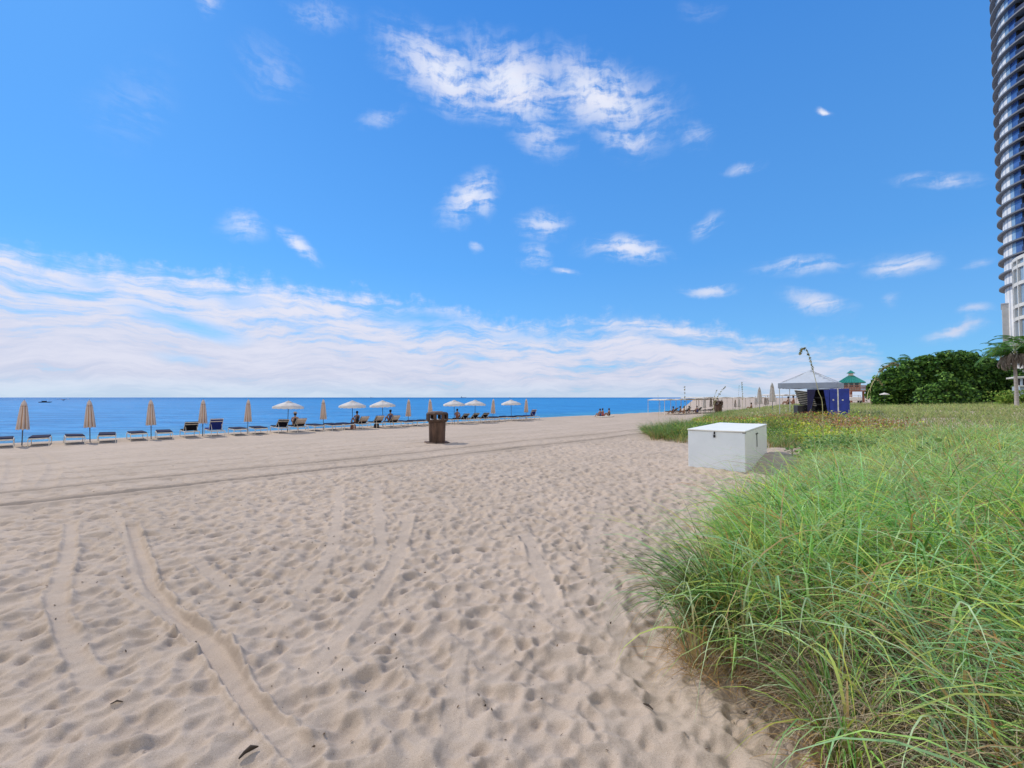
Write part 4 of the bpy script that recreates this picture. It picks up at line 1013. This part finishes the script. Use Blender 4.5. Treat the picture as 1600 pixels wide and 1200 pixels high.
M_bluetarp = mat('blue_tarp', (.02, .045, .32), .5, .12, 3, .5, 8); M_bluedk = mat('dark_blue_tarp', (.012, .012, .07), .55, .15, 4, .5, 8); M_inside = mat('dark_inside', (.03, .03, .035), .8, .3, 8)
x, y, z = at_gnd(1295, 22.6); shed = empty('blue_shed', (x, y, z), R(-33), 'deep blue tarp-covered frame shed with open dark left half', 'shed')
top = 2.28 - z
MB().box((.42, -.02, top / 2), (.80, .95, top), bev=.02).build('closed_bay', M_bluetarp, shed)
MB().box((-.45, .42, top / 2), (.90, .05, top - .03), bev=.01).build('back_sheet', M_inside, shed); MB().box((-.89, 0, top / 2 - .02), (.04, .80, top - .06), bev=.01).build('side_sheet', M_bluedk, shed)
MB().box((-.45, 0, top - .03), (.92, .92, .05), bev=.01).build('roof_sheet', M_bluedk, shed)
MB().add([(-.9, -.47, .0), (-.9, -.47, top - .05), (-.55, -.49, top - .05), (-.82, -.52, .0)], [(0, 1, 2, 3)]).build('curtain', M_bluedk, shed)
MB().add([(.0, -.50, .0), (.0, -.50, top - .05), (-.22, -.51, top - .05), (-.04, -.54, .0)], [(0, 1, 2, 3)]).build('curtain', M_bluetarp, shed)
MB().box((.36, -.502, top / 2), (.05, .012, top + .02)).build('white_strip', M_stackw, shed)
for q in (-.25, .25): MB().lathe([(.04, 0), (.038, .006), (.0, .007)], 12).build('emblem', M_stackw, shed); bpy.context.scene.collection.objects[-1].location = (.36 + q * .75, -.497, top * .60); bpy.context.scene.collection.objects[-1].rotation_euler = (PI / 2, 0, 0)
for k in range(3): MB().box((-.45, .1, .25 + k * .35 + (top - 1.4)), (.62, .5, .05), bev=.01).build('shelf', M_dark, shed)

# ------------------------------------------------------------------ lifeguard hut
M_teal = mat('teal_metal_roof', (.03, .24, .20), .4, .12, 4, .0); M_wood = mat('red_brown_wood', (.33, .13, .08), .75, .2, 4, .3, 30); M_wall = mat('cream_wall', (.66, .58, .50), .8, .08); M_glass = mat('dark_window', (.05, .09, .12), .15, .2, 3, spec=.8)
hx, hy = at_y(1330, 610, 89).xy; hz = 0.0
hut = empty('lifeguard_tower', (hx, hy, hz), R(-36), 'small lifeguard hut with teal roof and cupola on a wooden deck', 'lifeguard tower')
hut.location.z = gz(hx, hy)
b0 = hut.location.z; fl = 3.15 - b0; wt = 4.75 - b0
MB().box((0, 0, fl), (5.0, 5.0, .22), bev=.02).build('deck', M_wood, hut)
for sx_ in (-1, 0, 1):
    for sy_ in (-1, 0, 1): MB().box((sx_ * 1.9, sy_ * 1.9, fl / 2 - .2), (.22, .22, fl + .1)).build('stilt', M_wood, hut)
MB().box((0, 0, (fl + wt) / 2 + .1), (2.9, 2.9, wt - fl)).build('wall', M_wall, hut)
rf = MB(); q = 2.25
rf.lathe([(q * 1.414, wt - .02), (q * 1.414, wt + .07), (.60, wt + 1.5)], 4, a0=PI / 4, smooth=False)
for k in range(4):
    M4 = Matrix.Rotation(k * PI / 2, 4, 'Z')
    for i in range(-4, 5):
        xb = i * .47; xt = xb * .18
        rf.tube([M4 @ Vector((xb, -q, wt + .10)), M4 @ Vector((xt, -.44, wt + 1.49))], .035, 4)
rf = rf.build('roof', M_teal, hut)
cu_ = MB().box((0, 0, wt + 1.72), (.78, .78, .50)).build('cupola', M_wall, hut)
MB().lathe([(.95, wt + 1.95), (.95, wt + 2.0), (.02, wt + 2.6)], 4, a0=PI / 4, smooth=False).build('cupola_roof', M_teal, cu_)
for k in range(4):
    M4 = Matrix.Rotation(k * PI / 2, 4, 'Z')
    for xx in (-.85, .0, .85):
        w = MB().box((0, 0, 0), (.62, .05, .85)); w = w.build('window', M_glass, hut); w.location = M4 @ Vector((xx, -1.46, fl + 1.15)); w.rotation_euler = (0, 0, k * PI / 2)
        f_ = MB().box((0, -.01, .47), (.74, .07, .07)).box((0, -.01, -.47), (.74, .07, .07)).box((-.345, -.01, 0), (.06, .07, .86)).box((.345, -.01, 0), (.06, .07, .86)); f_.build('window_frame', M_stackw, w)
    rl = MB()
    for i in range(13): p_ = M4 @ Vector((-2.4 + i * .4, -2.42, fl + .55)); rl.box(p_, (.07, .07, .95), rz=k * PI / 2)
    for zz in (.4, .7, 1.0): rl.box(M4 @ Vector((0, -2.42, fl + zz)), (4.7, .05, .12), rz=k * PI / 2)
    rl.build('railing', M_wood, hut)
rm = MB().box((-.9, -5.2, fl * .5), (1.3, 6.6, .12), rx=math.atan2(fl, 5.8)); rm.build('ramp', M_wood, hut)
p = at_y(1334, 620, 70); e = empty('white_vehicle', (p.x, p.y, gz(p.x, p.y)), R(60), 'small white utility buggy parked below the lifeguard hut', 'buggy')
zt = 1.85 + 3.5 / 690 * 70 - e.location.z
MB().box((0, 0, .75), (3.2, 1.5, .6), bev=.08).build('body', M_stackw, e); MB().box((0, 0, zt), (1.9, 1.5, .08), bev=.03).build('canopy', M_stackw, e)
for a_ in (-.85, .85):
    for b_ in (-.68, .68): MB().tube([(a_, b_, 1.0), (a_ * .95, b_, zt)], .03, 6).build('canopy_post', M_dark, e)
for a_ in (-1.1, 1.1):
    for b_ in (-.72, .72): w = MB().lathe([(.30, -.1), (.34, -.06), (.34, .06), (.30, .1)], 20).build('wheel', M_dark, e); w.location = (a_, b_, .34); w.rotation_euler = (PI / 2, 0, 0)
# sun shade poles right of the hut (a small open white parasol by the trees)
p = at_y(1382, 613, 38); o = open_umb('tiny white canopy on a short post at the foot of the left trees', .33); o['group'] = 'parasols near the trees'; o.location = (p.x, p.y, p.z - 2.24 * .33)

# ------------------------------------------------------------------ trees
M_bark = mat('bark', (.18, .14, .10), .9, .25, 6, .6, 20, stretch=(1, 1, .3)); M_tree = leafmat('tree_leaf', .25, .6, .15)
DG = np.array([[.030, .075, .020], [.05, .12, .025], [.022, .05, .018], [.09, .19, .035], [.06, .15, .03], [.15, .27, .05]])
def tree(name, cx, cy, lobes, nleaf, size, pal, label, group, cat='tree'):
    """lobes: (dx,dy,z,r_xy,r_z) crown lobes relative to the foot"""
    g0 = gz(cx, cy); e = empty(name, (cx, cy, g0), 0, label, cat, group)
    tr = MB(); zc = np.mean([l[2] for l in lobes])
    tr.tube([(0, 0, -.3), (.05, .02, zc * .35), (0, .05, zc * .6)], .16, 8, r2=.10)
    for l in lobes: tr.tube([(0, .03, zc * .3), (l[0] * .5, l[1] * .5, l[2] * .6), (l[0], l[1], l[2])], .08, 6, r2=.03)
    tr.build('trunk', M_bark, e)
    P = []; tot = sum(l[3] ** 2 for l in lobes); cols = []
    for l in lobes:
        k = int(nleaf * l[3] ** 2 / tot); d = rng.normal(0, 1, (k, 3)); d /= np.linalg.norm(d, axis=1, keepdims=True)
        rad = rng.uniform(.35, 1.0, k) ** .35 * (1 + .16 * np.sin(d[:, 0] * 7 + l[0]) * np.sin(d[:, 1] * 6 + 2) + .14 * np.sin(d[:, 2] * 9 + l[1]) + .09 * rng.normal(0, 1, k))
        # leaves gather in sprays
        q = np.stack([l[0] + d[:, 0] * l[3] * rad, l[1] + d[:, 1] * l[3] * rad, l[2] + d[:, 2] * l[4] * rad], 1)
        P.append(q)
        xs_ = [l[0] for l in lobes]; k = nleaf // 6                    # skirts of foliage down to the ground
    P.append(np.stack([rng.uniform(min(xs_) - .6, max(xs_) + .6, k), rng.normal(-.4, .5, k), rng.uniform(.05, 1.2, k)], 1))
    for _ in range(24):                                              # single sprays poking out of the outline
        l = lobes[rng.integers(0, len(lobes))]; a = rng.uniform(.15, PI - .15); k = 22; t_ = rng.uniform(.85, rng.uniform(1.15, 1.5), k)
        P.append(np.stack([l[0] + math.cos(a) * l[3] * t_ + rng.normal(0, .07, k), l[1] + rng.normal(0, .15, k), l[2] + math.sin(a) * l[4] * t_ + rng.normal(0, .07, k)], 1))
    P = np.vstack(P); P = P[P[:, 2] > .05]
    # sprays sticking out of the top
    V, F, C = leaf_quads(P, size, .25, 1.25, palette=pal); np_mesh('crown', V, F, M_tree, C, e)
    return e
def lobes_px(Y, spec, cx, cy):
    g0 = gz(cx, cy); L = []
    for px, py, rp in spec:
        p = at_y(px, py, Y + rng.uniform(-1, 1)); L.append((p.x - cx, p.y - cy, (p.z - g0) * (.88 if rp > 10 and g0 < 50 else 1), rp / FPX * Y * .95, rp / FPX * Y * .88))
    return L
YT = 44
for (px, spec, n, pal, lab, dY) in [
    (1395, [(1372, 605, 12), (1388, 596, 18), (1402, 590, 22), (1410, 606, 18), (1385, 612, 14), (1420, 580, 16)], 7000, DG * 1.5, 'low sea grape tree at the left end of the dark thicket', 0),
    (1440, [(1435, 580, 24), (1455, 575, 22), (1430, 600, 22), (1460, 600, 24), (1448, 562, 14), (1425, 568, 11)], 8500, DG * 1.35, 'sea grape tree second from left in the thicket', 0),
    (1490, [(1480, 575, 26), (1505, 572, 26), (1490, 600, 26), (1515, 598, 24), (1478, 556, 13), (1497, 553, 12), (1512, 555, 13)], 10000, DG * 1.25, 'tallest sea grape tree in the middle of the thicket', 0),
    (1545, [(1535, 580, 24), (1555, 582, 22), (1540, 602, 24), (1568, 592, 26), (1582, 602, 22), (1528, 562, 12), (1548, 566, 12)], 8500, DG * 1.1, 'darkest sea grape tree at the right end of the thicket', 0),
    (1475, [(1455, 612, 9), (1468, 606, 11), (1482, 598, 9), (1500, 609, 10), (1478, 588, 6), (1518, 614, 7), (1440, 616, 6)], 2600, DG * 1.7 + np.array([.01, .01, .01]), 'lighter green young shrub in front of the thicket', -4)]:
    c = at_y(px, 620, YT + dY); tree('sea_grape_tree', c.x, c.y, lobes_px(YT + dY, spec, c.x, c.y), n * 2, .23, pal, lab, 'sea grape thicket behind the dune field')
# bushes filling the foot of the thicket
c = at_y(1362, 618, 50); tree('bush', c.x, c.y, lobes_px(50, [(1360, 617, 7), (1368, 616, 8), (1378, 617, 7)], c.x, c.y), 2400, .2, DG * 1.3, 'dark low bush left of the thicket', None, 'bush')
c = at_y(1580, 624, 36); tree('hedge', c.x, c.y, lobes_px(36, [(1565, 625, 6), (1575, 624, 6), (1585, 625, 6), (1595, 625, 6), (1606, 624, 7), (1616, 624, 7)], c.x, c.y), 4500, .13, np.array([[.20, .34, .05], [.30, .38, .07], [.14, .28, .05]]), 'low yellow green hedge right of the thicket', None, 'hedge')
# palms
M_palmtr = mat('palm_trunk', (.34, .31, .29), .85, .15, 5, .5, 12, stretch=(.4, .4, 4)); M_frond = leafmat('palm_leaf', .35, .4, .4)
def frond(L, droop, wid, pal, n=26, dead=False):
    """one frond along +x"""
    th = np.linspace(R(50), R(50) - droop, n); xs = np.concatenate([[0], np.cumsum(np.cos(th) * L / n)]); zs = np.concatenate([[0], np.cumsum(np.sin(th) * L / n)])
    V, F, C = [], [], []
    def quad(a, b, c, d, col): k = len(V); V.extend([a, b, c, d]); F.append((k, k + 1, k + 2, k + 3)); C.extend([col] * 4)
    for i in range(n):
        col = pal[rng.integers(0, len(pal))] * rng.uniform(.8, 1.2)
        quad((xs[i], -.018, zs[i]), (xs[i], .018, zs[i]), (xs[i + 1], .014, zs[i + 1]), (xs[i + 1], -.014, zs[i + 1]), np.array([.30, .30, .10]) if not dead else pal[0])
        if i < 3: continue
        ll = wid * math.sin(PI * (i / n) ** .7 * .93 + .1) * rng.uniform(.85, 1.1)
        for sgn in (-1, 1):
            for h_ in (0, .5):
                x0 = xs[i] + (xs[i + 1] - xs[i]) * h_; z0 = zs[i] + (zs[i + 1] - zs[i]) * h_
                tip = (x0 + ll * .55, sgn * ll * (.75 if not dead else .35), z0 - ll * (.35 if not dead else .8) + rng.normal(0, .03))
                quad((x0 - .02, 0, z0), (x0 + .035, 0, z0), (tip[0] + .01, tip[1], tip[2]), (tip[0], tip[1], tip[2]), col)
    return np.array(V), np.array(F), np.array(C)
def palm(px, Y, ptop, hgt_top, L, nf, label, nd=0, rtr=.13):
    c = at_y(px, 622, Y); t = at_y(px, ptop, Y); g0 = gz(c.x, c.y); h = t.z - g0
    e = empty('palm_tree', (c.x, c.y, g0), 0, label, 'palm tree', 'palms near the towers')
    MB().tube([(0, 0, -.3), (.03, 0, h * .3), (.02, .03, h * .7), (0, 0, h)], [rtr * 1.3, rtr, rtr * .9, rtr * 1.1], 12).build('trunk', M_palmtr, e)
    PG_ = np.array([[.07, .19, .03], [.11, .27, .04], [.16, .33, .06], [.05, .13, .03]])
    for k in range(nf):
        V, F, C = frond(L * rng.uniform(.8, 1.1), R(rng.uniform(70, 130)), L * .24, PG_)
        o = np_mesh('frond', V, F, M_frond, C, e); o.location = (0, 0, h); o.rotation_euler = (0, rng.uniform(-.5, .5), k * 2.4 + rng.uniform(-.3, .3))
    for k in range(nd):
        V, F, C = frond(L * .62, R(140), L * .20, np.array([[.30, .26, .23], [.36, .32, .28], [.24, .2, .18]]), 18, True)
        o = np_mesh('dead_frond', V, F, M_straw, C, e); o.location = (0, 0, h - .1); o.rotation_euler = (0, R(rng.uniform(10, 50)), k * 2.4)
    return e
palm(1588, 30, 553, 0, 2.3, 20, 'palm with a grey skirt of dead fronds at the right edge', 26, .10)
palm(1566, 52, 545, 0, 1.9, 13, 'darker green palm head rising behind the skirted palm', 0, .1)
palm(1405, 47, 572, 0, 2.2, 11, 'small palm showing over the left part of the thicket')
palm(1426, 48, 565, 0, 2.0, 10, 'palm head just above the second tree of the thicket')
palm(1608, 34, 545, 0, 2.6, 12, 'palm cut by the right edge of the picture')
palm(1483, 49, 556, 0, 1.7, 10, 'dark palm spikes above the tallest sea grape tree'); palm(1512, 49, 556, 0, 1.7, 10, 'dark palm spikes right of the tallest sea grape tree')

# ------------------------------------------------------------------ towers
M_slab = mat('slab_grey', (.14, .155, .18), .6, .08, .4); M_soffit = mat('soffit', (.45, .42, .42), .7, .05, .4)
M_panel = mat('white_cladding', (.72, .72, .70), .5, .06, .5); M_panel2 = mat('grey_cladding', (.45, .48, .52), .45, .06, .5)
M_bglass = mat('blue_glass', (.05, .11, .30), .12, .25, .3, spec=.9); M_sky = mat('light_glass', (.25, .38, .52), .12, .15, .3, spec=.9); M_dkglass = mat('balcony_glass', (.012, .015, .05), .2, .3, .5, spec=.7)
RS = 15.0; dist = 160.7; brg = math.atan((1566 - 800) / FPX) + math.asin(RS / dist)
tx, ty = dist * math.sin(brg), dist * math.cos(brg)
to_cam = math.atan2(-ty, -tx)             # angle from tower centre to the camera
tower = empty('residential_tower', (tx, ty, gz(tx, ty)), 0, 'tall round glass tower with stacked ring slabs at the right edge', 'tower')
FH = 3.2; z_first = 1.85 + 166 / 690 * 108 - tower.location.z; NF = 26
ztop = z_first + FH * NF
left = to_cam - PI / 2 if True else 0
# the silhouette edge on the camera's left is at angle to_cam - 90 deg (seen from above, looking to the tower)
def tang(k): return to_cam - PI / 2 + k
nseg = 144; rw = RS - .95
for nm, pick_, off in (('white_wall', 0, 0), ('grey_wall', 1, 0), ('light_window_wall', 2, -.02), ('blue_window_wall', 3, -.04)):
    mb = MB()
    for j in range(nseg):
        a0 = tang(2 * PI * j / nseg - .6); a1 = tang(2 * PI * (j + 1) / nseg - .6); mid = (2 * PI * (j + .5) / nseg - .6) % (2 * PI)
        deg = math.degrees(mid); deg = deg - 360 if deg > 180 else deg
        if 44 < deg < 140: cls = -1                       # balcony bay
        elif 36 < deg <= 44: cls = 3
        elif 30 < deg <= 36: cls = 2
        elif deg <= -8 or deg >= 140: cls = 2 if j % 3 else 0
        else: cls = (0, 0, 1)[j % 3]
        if cls != pick_: continue
        r_ = rw + off
        mb.add([(r_ * math.cos(a0), r_ * math.sin(a0), 0), (r_ * math.cos(a1), r_ * math.sin(a1), 0), (r_ * math.cos(a1), r_ * math.sin(a1), ztop), (r_ * math.cos(a0), r_ * math.sin(a0), ztop)], [(0, 1, 2, 3)])
    if mb.v: mb.build(nm, (M_panel, M_panel2, M_sky, M_bglass)[pick_], tower)
core = MB(); r_ = rw - 2.2
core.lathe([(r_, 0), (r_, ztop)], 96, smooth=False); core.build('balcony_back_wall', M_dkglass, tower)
div = MB()
for dg in range(44, 141, 6):
    a = tang(R(dg)); rm_ = rw - 1.1; div.box((rm_ * math.cos(a), rm_ * math.sin(a), ztop / 2), (2.15 if dg in (44, 68, 92, 116, 140) else .12, .12, ztop - .1), rz=a)
div.build('mullions', M_dark, tower)
def ring_slab(nm, r1, r0, th, z0, ms, par, n=120):
    mb = MB(); vs = []
    for j in range(n):
        a = 2 * PI * j / n; c, s = math.cos(a), math.sin(a)
        vs += [(r0 * c, r0 * s, 0), (r1 * c, r1 * s, 0), (r1 * c, r1 * s, th), (r0 * c, r0 * s, th)]
    for j in range(n):
        k = (j + 1) % n
        mb.add([], []); 
    fs = []
    for j in range(n):
        k = (j + 1) % n
        for i in range(4): fs.append((4 * j + i, 4 * j + (i + 1) % 4, 4 * k + (i + 1) % 4, 4 * k + i))
    mb.add(vs, fs, 0, False); o = mb.build(nm, ms, par); o.location = (0, 0, z0); return o
slab = ring_slab('floor_slab', RS, rw - 2.3, .34, z_first, M_slab, tower)
rail = MB(); 
for j in range(60):
    a0, a1 = tang(R(45 + 95 * j / 60)), tang(R(45 + 95 * (j + 1) / 60)); rr_ = RS - .35
    rail.add([(rr_ * math.cos(a0), rr_ * math.sin(a0), .42), (rr_ * math.cos(a1), rr_ * math.sin(a1), .42), (rr_ * math.cos(a1), rr_ * math.sin(a1), 1.45), (rr_ * math.cos(a0), rr_ * math.sin(a0), 1.45)], [(0, 1, 2, 3)])
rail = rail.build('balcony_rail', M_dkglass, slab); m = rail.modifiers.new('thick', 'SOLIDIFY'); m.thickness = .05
for k in range(1, NF + 1):
    s_ = slab.copy(); COL.objects.link(s_); s_.parent = tower; s_.location = (0, 0, z_first + k * FH)
    r_ = rail.copy(); COL.objects.link(r_); r_.parent = s_
# concrete block at its foot
p0 = at_y(1563, 620, 100); M_conc = mat('pale_concrete', (.50, .50, .48), .8, .08, .3)
blk = empty('service_block', (p0.x + 12.2, p0.y + 4, gz(p0.x, p0.y)), R(-48), 'plain grey concrete block at the foot of the round tower', 'building')
hB = 1.85 + 152 / 690 * 100 - blk.location.z
MB().box((0, 0, hB / 2), (9, 9, hB), bev=.05).build('wall', M_conc, blk)
MB().box((0, 0, hB + .15), (9.3, 9.3, .3), bev=.05).build('parapet', M_panel2, blk)
for k in range(2): MB().box((1.2, -4.52, hB - 3 - k * .9), (2.4, .08, .6)).build('vent', M_slab, blk)
M_beige = mat('beige_frames', (.56, .56, .53), .7, .05, .4)
# nearer white curved building
R2 = 12.0; d2 = 128; b2 = math.atan((1589 - 800) / FPX) + math.asin(R2 / d2); x2, y2 = d2 * math.sin(b2), d2 * math.cos(b2)
wb = empty('apartment_building', (x2, y2, gz(x2, y2)), 0, 'lower curved building with white frames and tinted glass at the right edge', 'building')
Zn = 128 * math.cos(math.atan(780 / FPX)); zr = [1.85 + (621 - yy) / FPX * Zn - wb.location.z for yy in (412, 424, 450, 483, 502, 540, 575)]
MB().lathe([(R2 - .25, 0), (R2 - .25, zr[0] - .1), (R2 - 3, zr[0] + .1)], 72, smooth=False).build('glass_wall', M_sky, wb)
for z_ in zr: ring_slab('floor_band', R2 + .1, R2 - .6, .6, z_ - .3, M_beige, wb, 72)
for j in range(36):
    a = 2 * PI * j / 36; MB().box(((R2 - .1) * math.cos(a), (R2 - .1) * math.sin(a), zr[0] / 2), (.45, .28, zr[0] - .1), rz=a).build('mullion', M_beige, wb)
# pale blue kiosk behind the palms
p = at_y(1592, 620, 36); ks = empty('beach_kiosk', (p.x + 3.7, p.y + 1.2, gz(p.x, p.y)), R(-40), 'pale blue slatted kiosk behind the skirted palm', 'kiosk')
M_kblue = mat('pale_blue_boards', (.42, .52, .64), .6, .1, 3, stretch=(8, 8, .3)); hk = 3.5 - ks.location.z
MB().box((0, 0, hk * .35), (3.4, 3, hk * .70)).build('lower_wall', M_kblue, ks)
for a_ in (-1.6, -.8, 0, .8, 1.6): MB().box((a_, -1.45, hk * .85), (.12, .12, hk * .3)).build('post', M_kblue, ks)
MB().box((0, 0, hk + .05), (4.0, 3.6, .14), bev=.02).build('roof', M_panel, ks); MB().box((0, .9, hk * .85), (3.2, .1, hk * .3)).build('back_wall', M_dkglass, ks)
MB().box((0, -1.62, hk * .70), (3.6, .4, .1)).build('counter', M_panel, ks)

# ------------------------------------------------------------------ boats, birds and small litter
M_hull = mat('grey_hull', (.25, .32, .42), .6, .1, .02)
for k, (px, L_, lab, Y_) in enumerate(((724, 75, 'grey ship on the horizon, the largest and middle one', 6000), (581, 50, 'faint ship on the horizon above the open parasols', 7000), (797, 40, 'tiny ship on the horizon right of the large one', 8000), (866, 36, 'tiny ship on the horizon, rightmost', 9000))):
    p = at_y(px, 621, Y_); e = empty('ship', (p.x, p.y, -1.75), 0, lab, 'ship', 'ships on the horizon')
    hull = [(-L_ / 2, 0), (-L_ * .46, L_ * .085), (L_ * .40, L_ * .085), (L_ / 2, L_ * .11), (L_ * .45, 0)]
    w = L_ * .09; vs = [(a, -w, b) for a, b in hull] + [(a, w, b) for a, b in hull]
    MB().add(vs, [(0, 1, 2, 3, 4), (9, 8, 7, 6, 5)] + [(i, (i + 1) % 5, (i + 1) % 5 + 5, i + 5) for i in range(5)]).build('hull', M_hull, e)
    MB().box((-L_ * .32, 0, L_ * .14), (L_ * .16, w * 1.5, L_ * .12)).box((-L_ * .32, 0, L_ * .22), (L_ * .05, w, L_ * .05)).build('deckhouse', M_hull, e)
M_bird = mat('dark_feathers', (.05, .04, .04), .7)
p = at_y(99, 625, 70); e = empty('flying_bird', p, R(20), 'seabird with spread wings low over the water at left', 'bird')
skinfig('body', [((0, -.28, 0), .02), ((0, -.1, 0), .07), ((0, .12, 0), .085), ((0, .30, .03), .045), ((0, .36, .03), .04), ((0, .45, .02), .012)], [(0, 1), (1, 2), (2, 3), (3, 4), (4, 5)], M_bird, e)
for s_ in (-1, 1):
    o = MB().add([(s_ * .04, -.12, .02), (s_ * .04, .16, .03), (s_ * .38, .22, .17), (s_ * .40, -.04, .16), (s_ * .85, .02, .06), (s_ * .45, .16, .16)], [(0, 1, 2, 3), (3, 2, 5, 4)]).build('wing', M_bird, e); m = o.modifiers.new('thick', 'SOLIDIFY'); m.thickness = .015
p = at_z(70, 629, -1.75); e = empty('small_boat', p, R(10), 'tiny dark open boat low on the water at left', 'boat'); s_ = p.length * 12 / FPX * .5
MB().add([(-s_, 0, .1), (-s_ * .7, -s_ * .22, 0), (s_ * .6, -s_ * .22, 0), (s_, 0, .15), (s_ * .6, s_ * .22, 0), (-s_ * .7, s_ * .22, 0), (-s_, 0, .5), (-s_ * .7, -s_ * .3, .5), (s_ * .6, -s_ * .3, .5), (s_ * 1.15, 0, .65), (s_ * .6, s_ * .3, .5), (-s_ * .7, s_ * .3, .5)],
         [(0, 1, 2, 3, 4, 5)] + [(i, (i + 1) % 6, (i + 1) % 6 + 6, i + 6) for i in range(6)] + [(6, 7, 8, 9, 10, 11)]).build('hull', M_black, e)
MB().box((-s_ * .1, 0, .8), (s_ * .6, s_ * .3, .7), bev=.05).build('cabin', M_black, e)
# dried pod and twigs on the sand
M_twig = mat('dark_twig', (.045, .03, .02), .8, .2, 20, .4)
def twig(px, py, pts, r, label):
    p = at_z(px, py, 0); z = float(ground(np.array([p.x]), np.array([p.y]))[0]); e = MB().tube(pts, r, 6, r2=r * .5 if not isinstance(r, list) else None).build('twig', M_twig); e.location = (p.x, p.y, z + .008); tag(e, label, 'twig')
twig(389, 1172, [(-.035, -.03, .0), (-.02, -.005, .012), (.0, .015, .02), (.03, .035, .012)], [.004, .009, .014, .003], 'dark dried seed pod on the sand at the bottom left')
twig(1013, 1104, [(-.02, .03, 0), (0, .0, .012), (.02, -.025, .004)], [.003, .007, .004], 'small dark twig on the sand left of the near grass')
twig(305, 992, [(-.02, .0, 0), (0, .01, .01), (.02, .0, .0)], [.003, .006, .002], 'tiny dark seed beside the long drag mark'); twig(180, 1098, [(-.03, .0, 0), (0, .012, .012), (.03, .02, .0)], [.002, .005, .002], 'tiny dark twig on sand near the bottom left corner')
n = 900; r_ = rng.uniform(2, 18, n); b_ = rng.uniform(R(-52), R(30), n); x, y = r_ * np.sin(b_), r_ * np.cos(b_); k = vegdist(x, y) < 0; x, y = x[k], y[k]
V, F, C = leaf_quads(np.stack([x, y, ground(x, y) + .006], 1), .012, .6, 2.0, palette=np.array([[.05, .035, .025], [.12, .08, .05], [.3, .25, .2]]))
o = np_mesh('sand_litter', V, F, M_straw, C); tag(o, 'tiny specks of dry seaweed and shell on the sand', 'litter', kind='stuff')
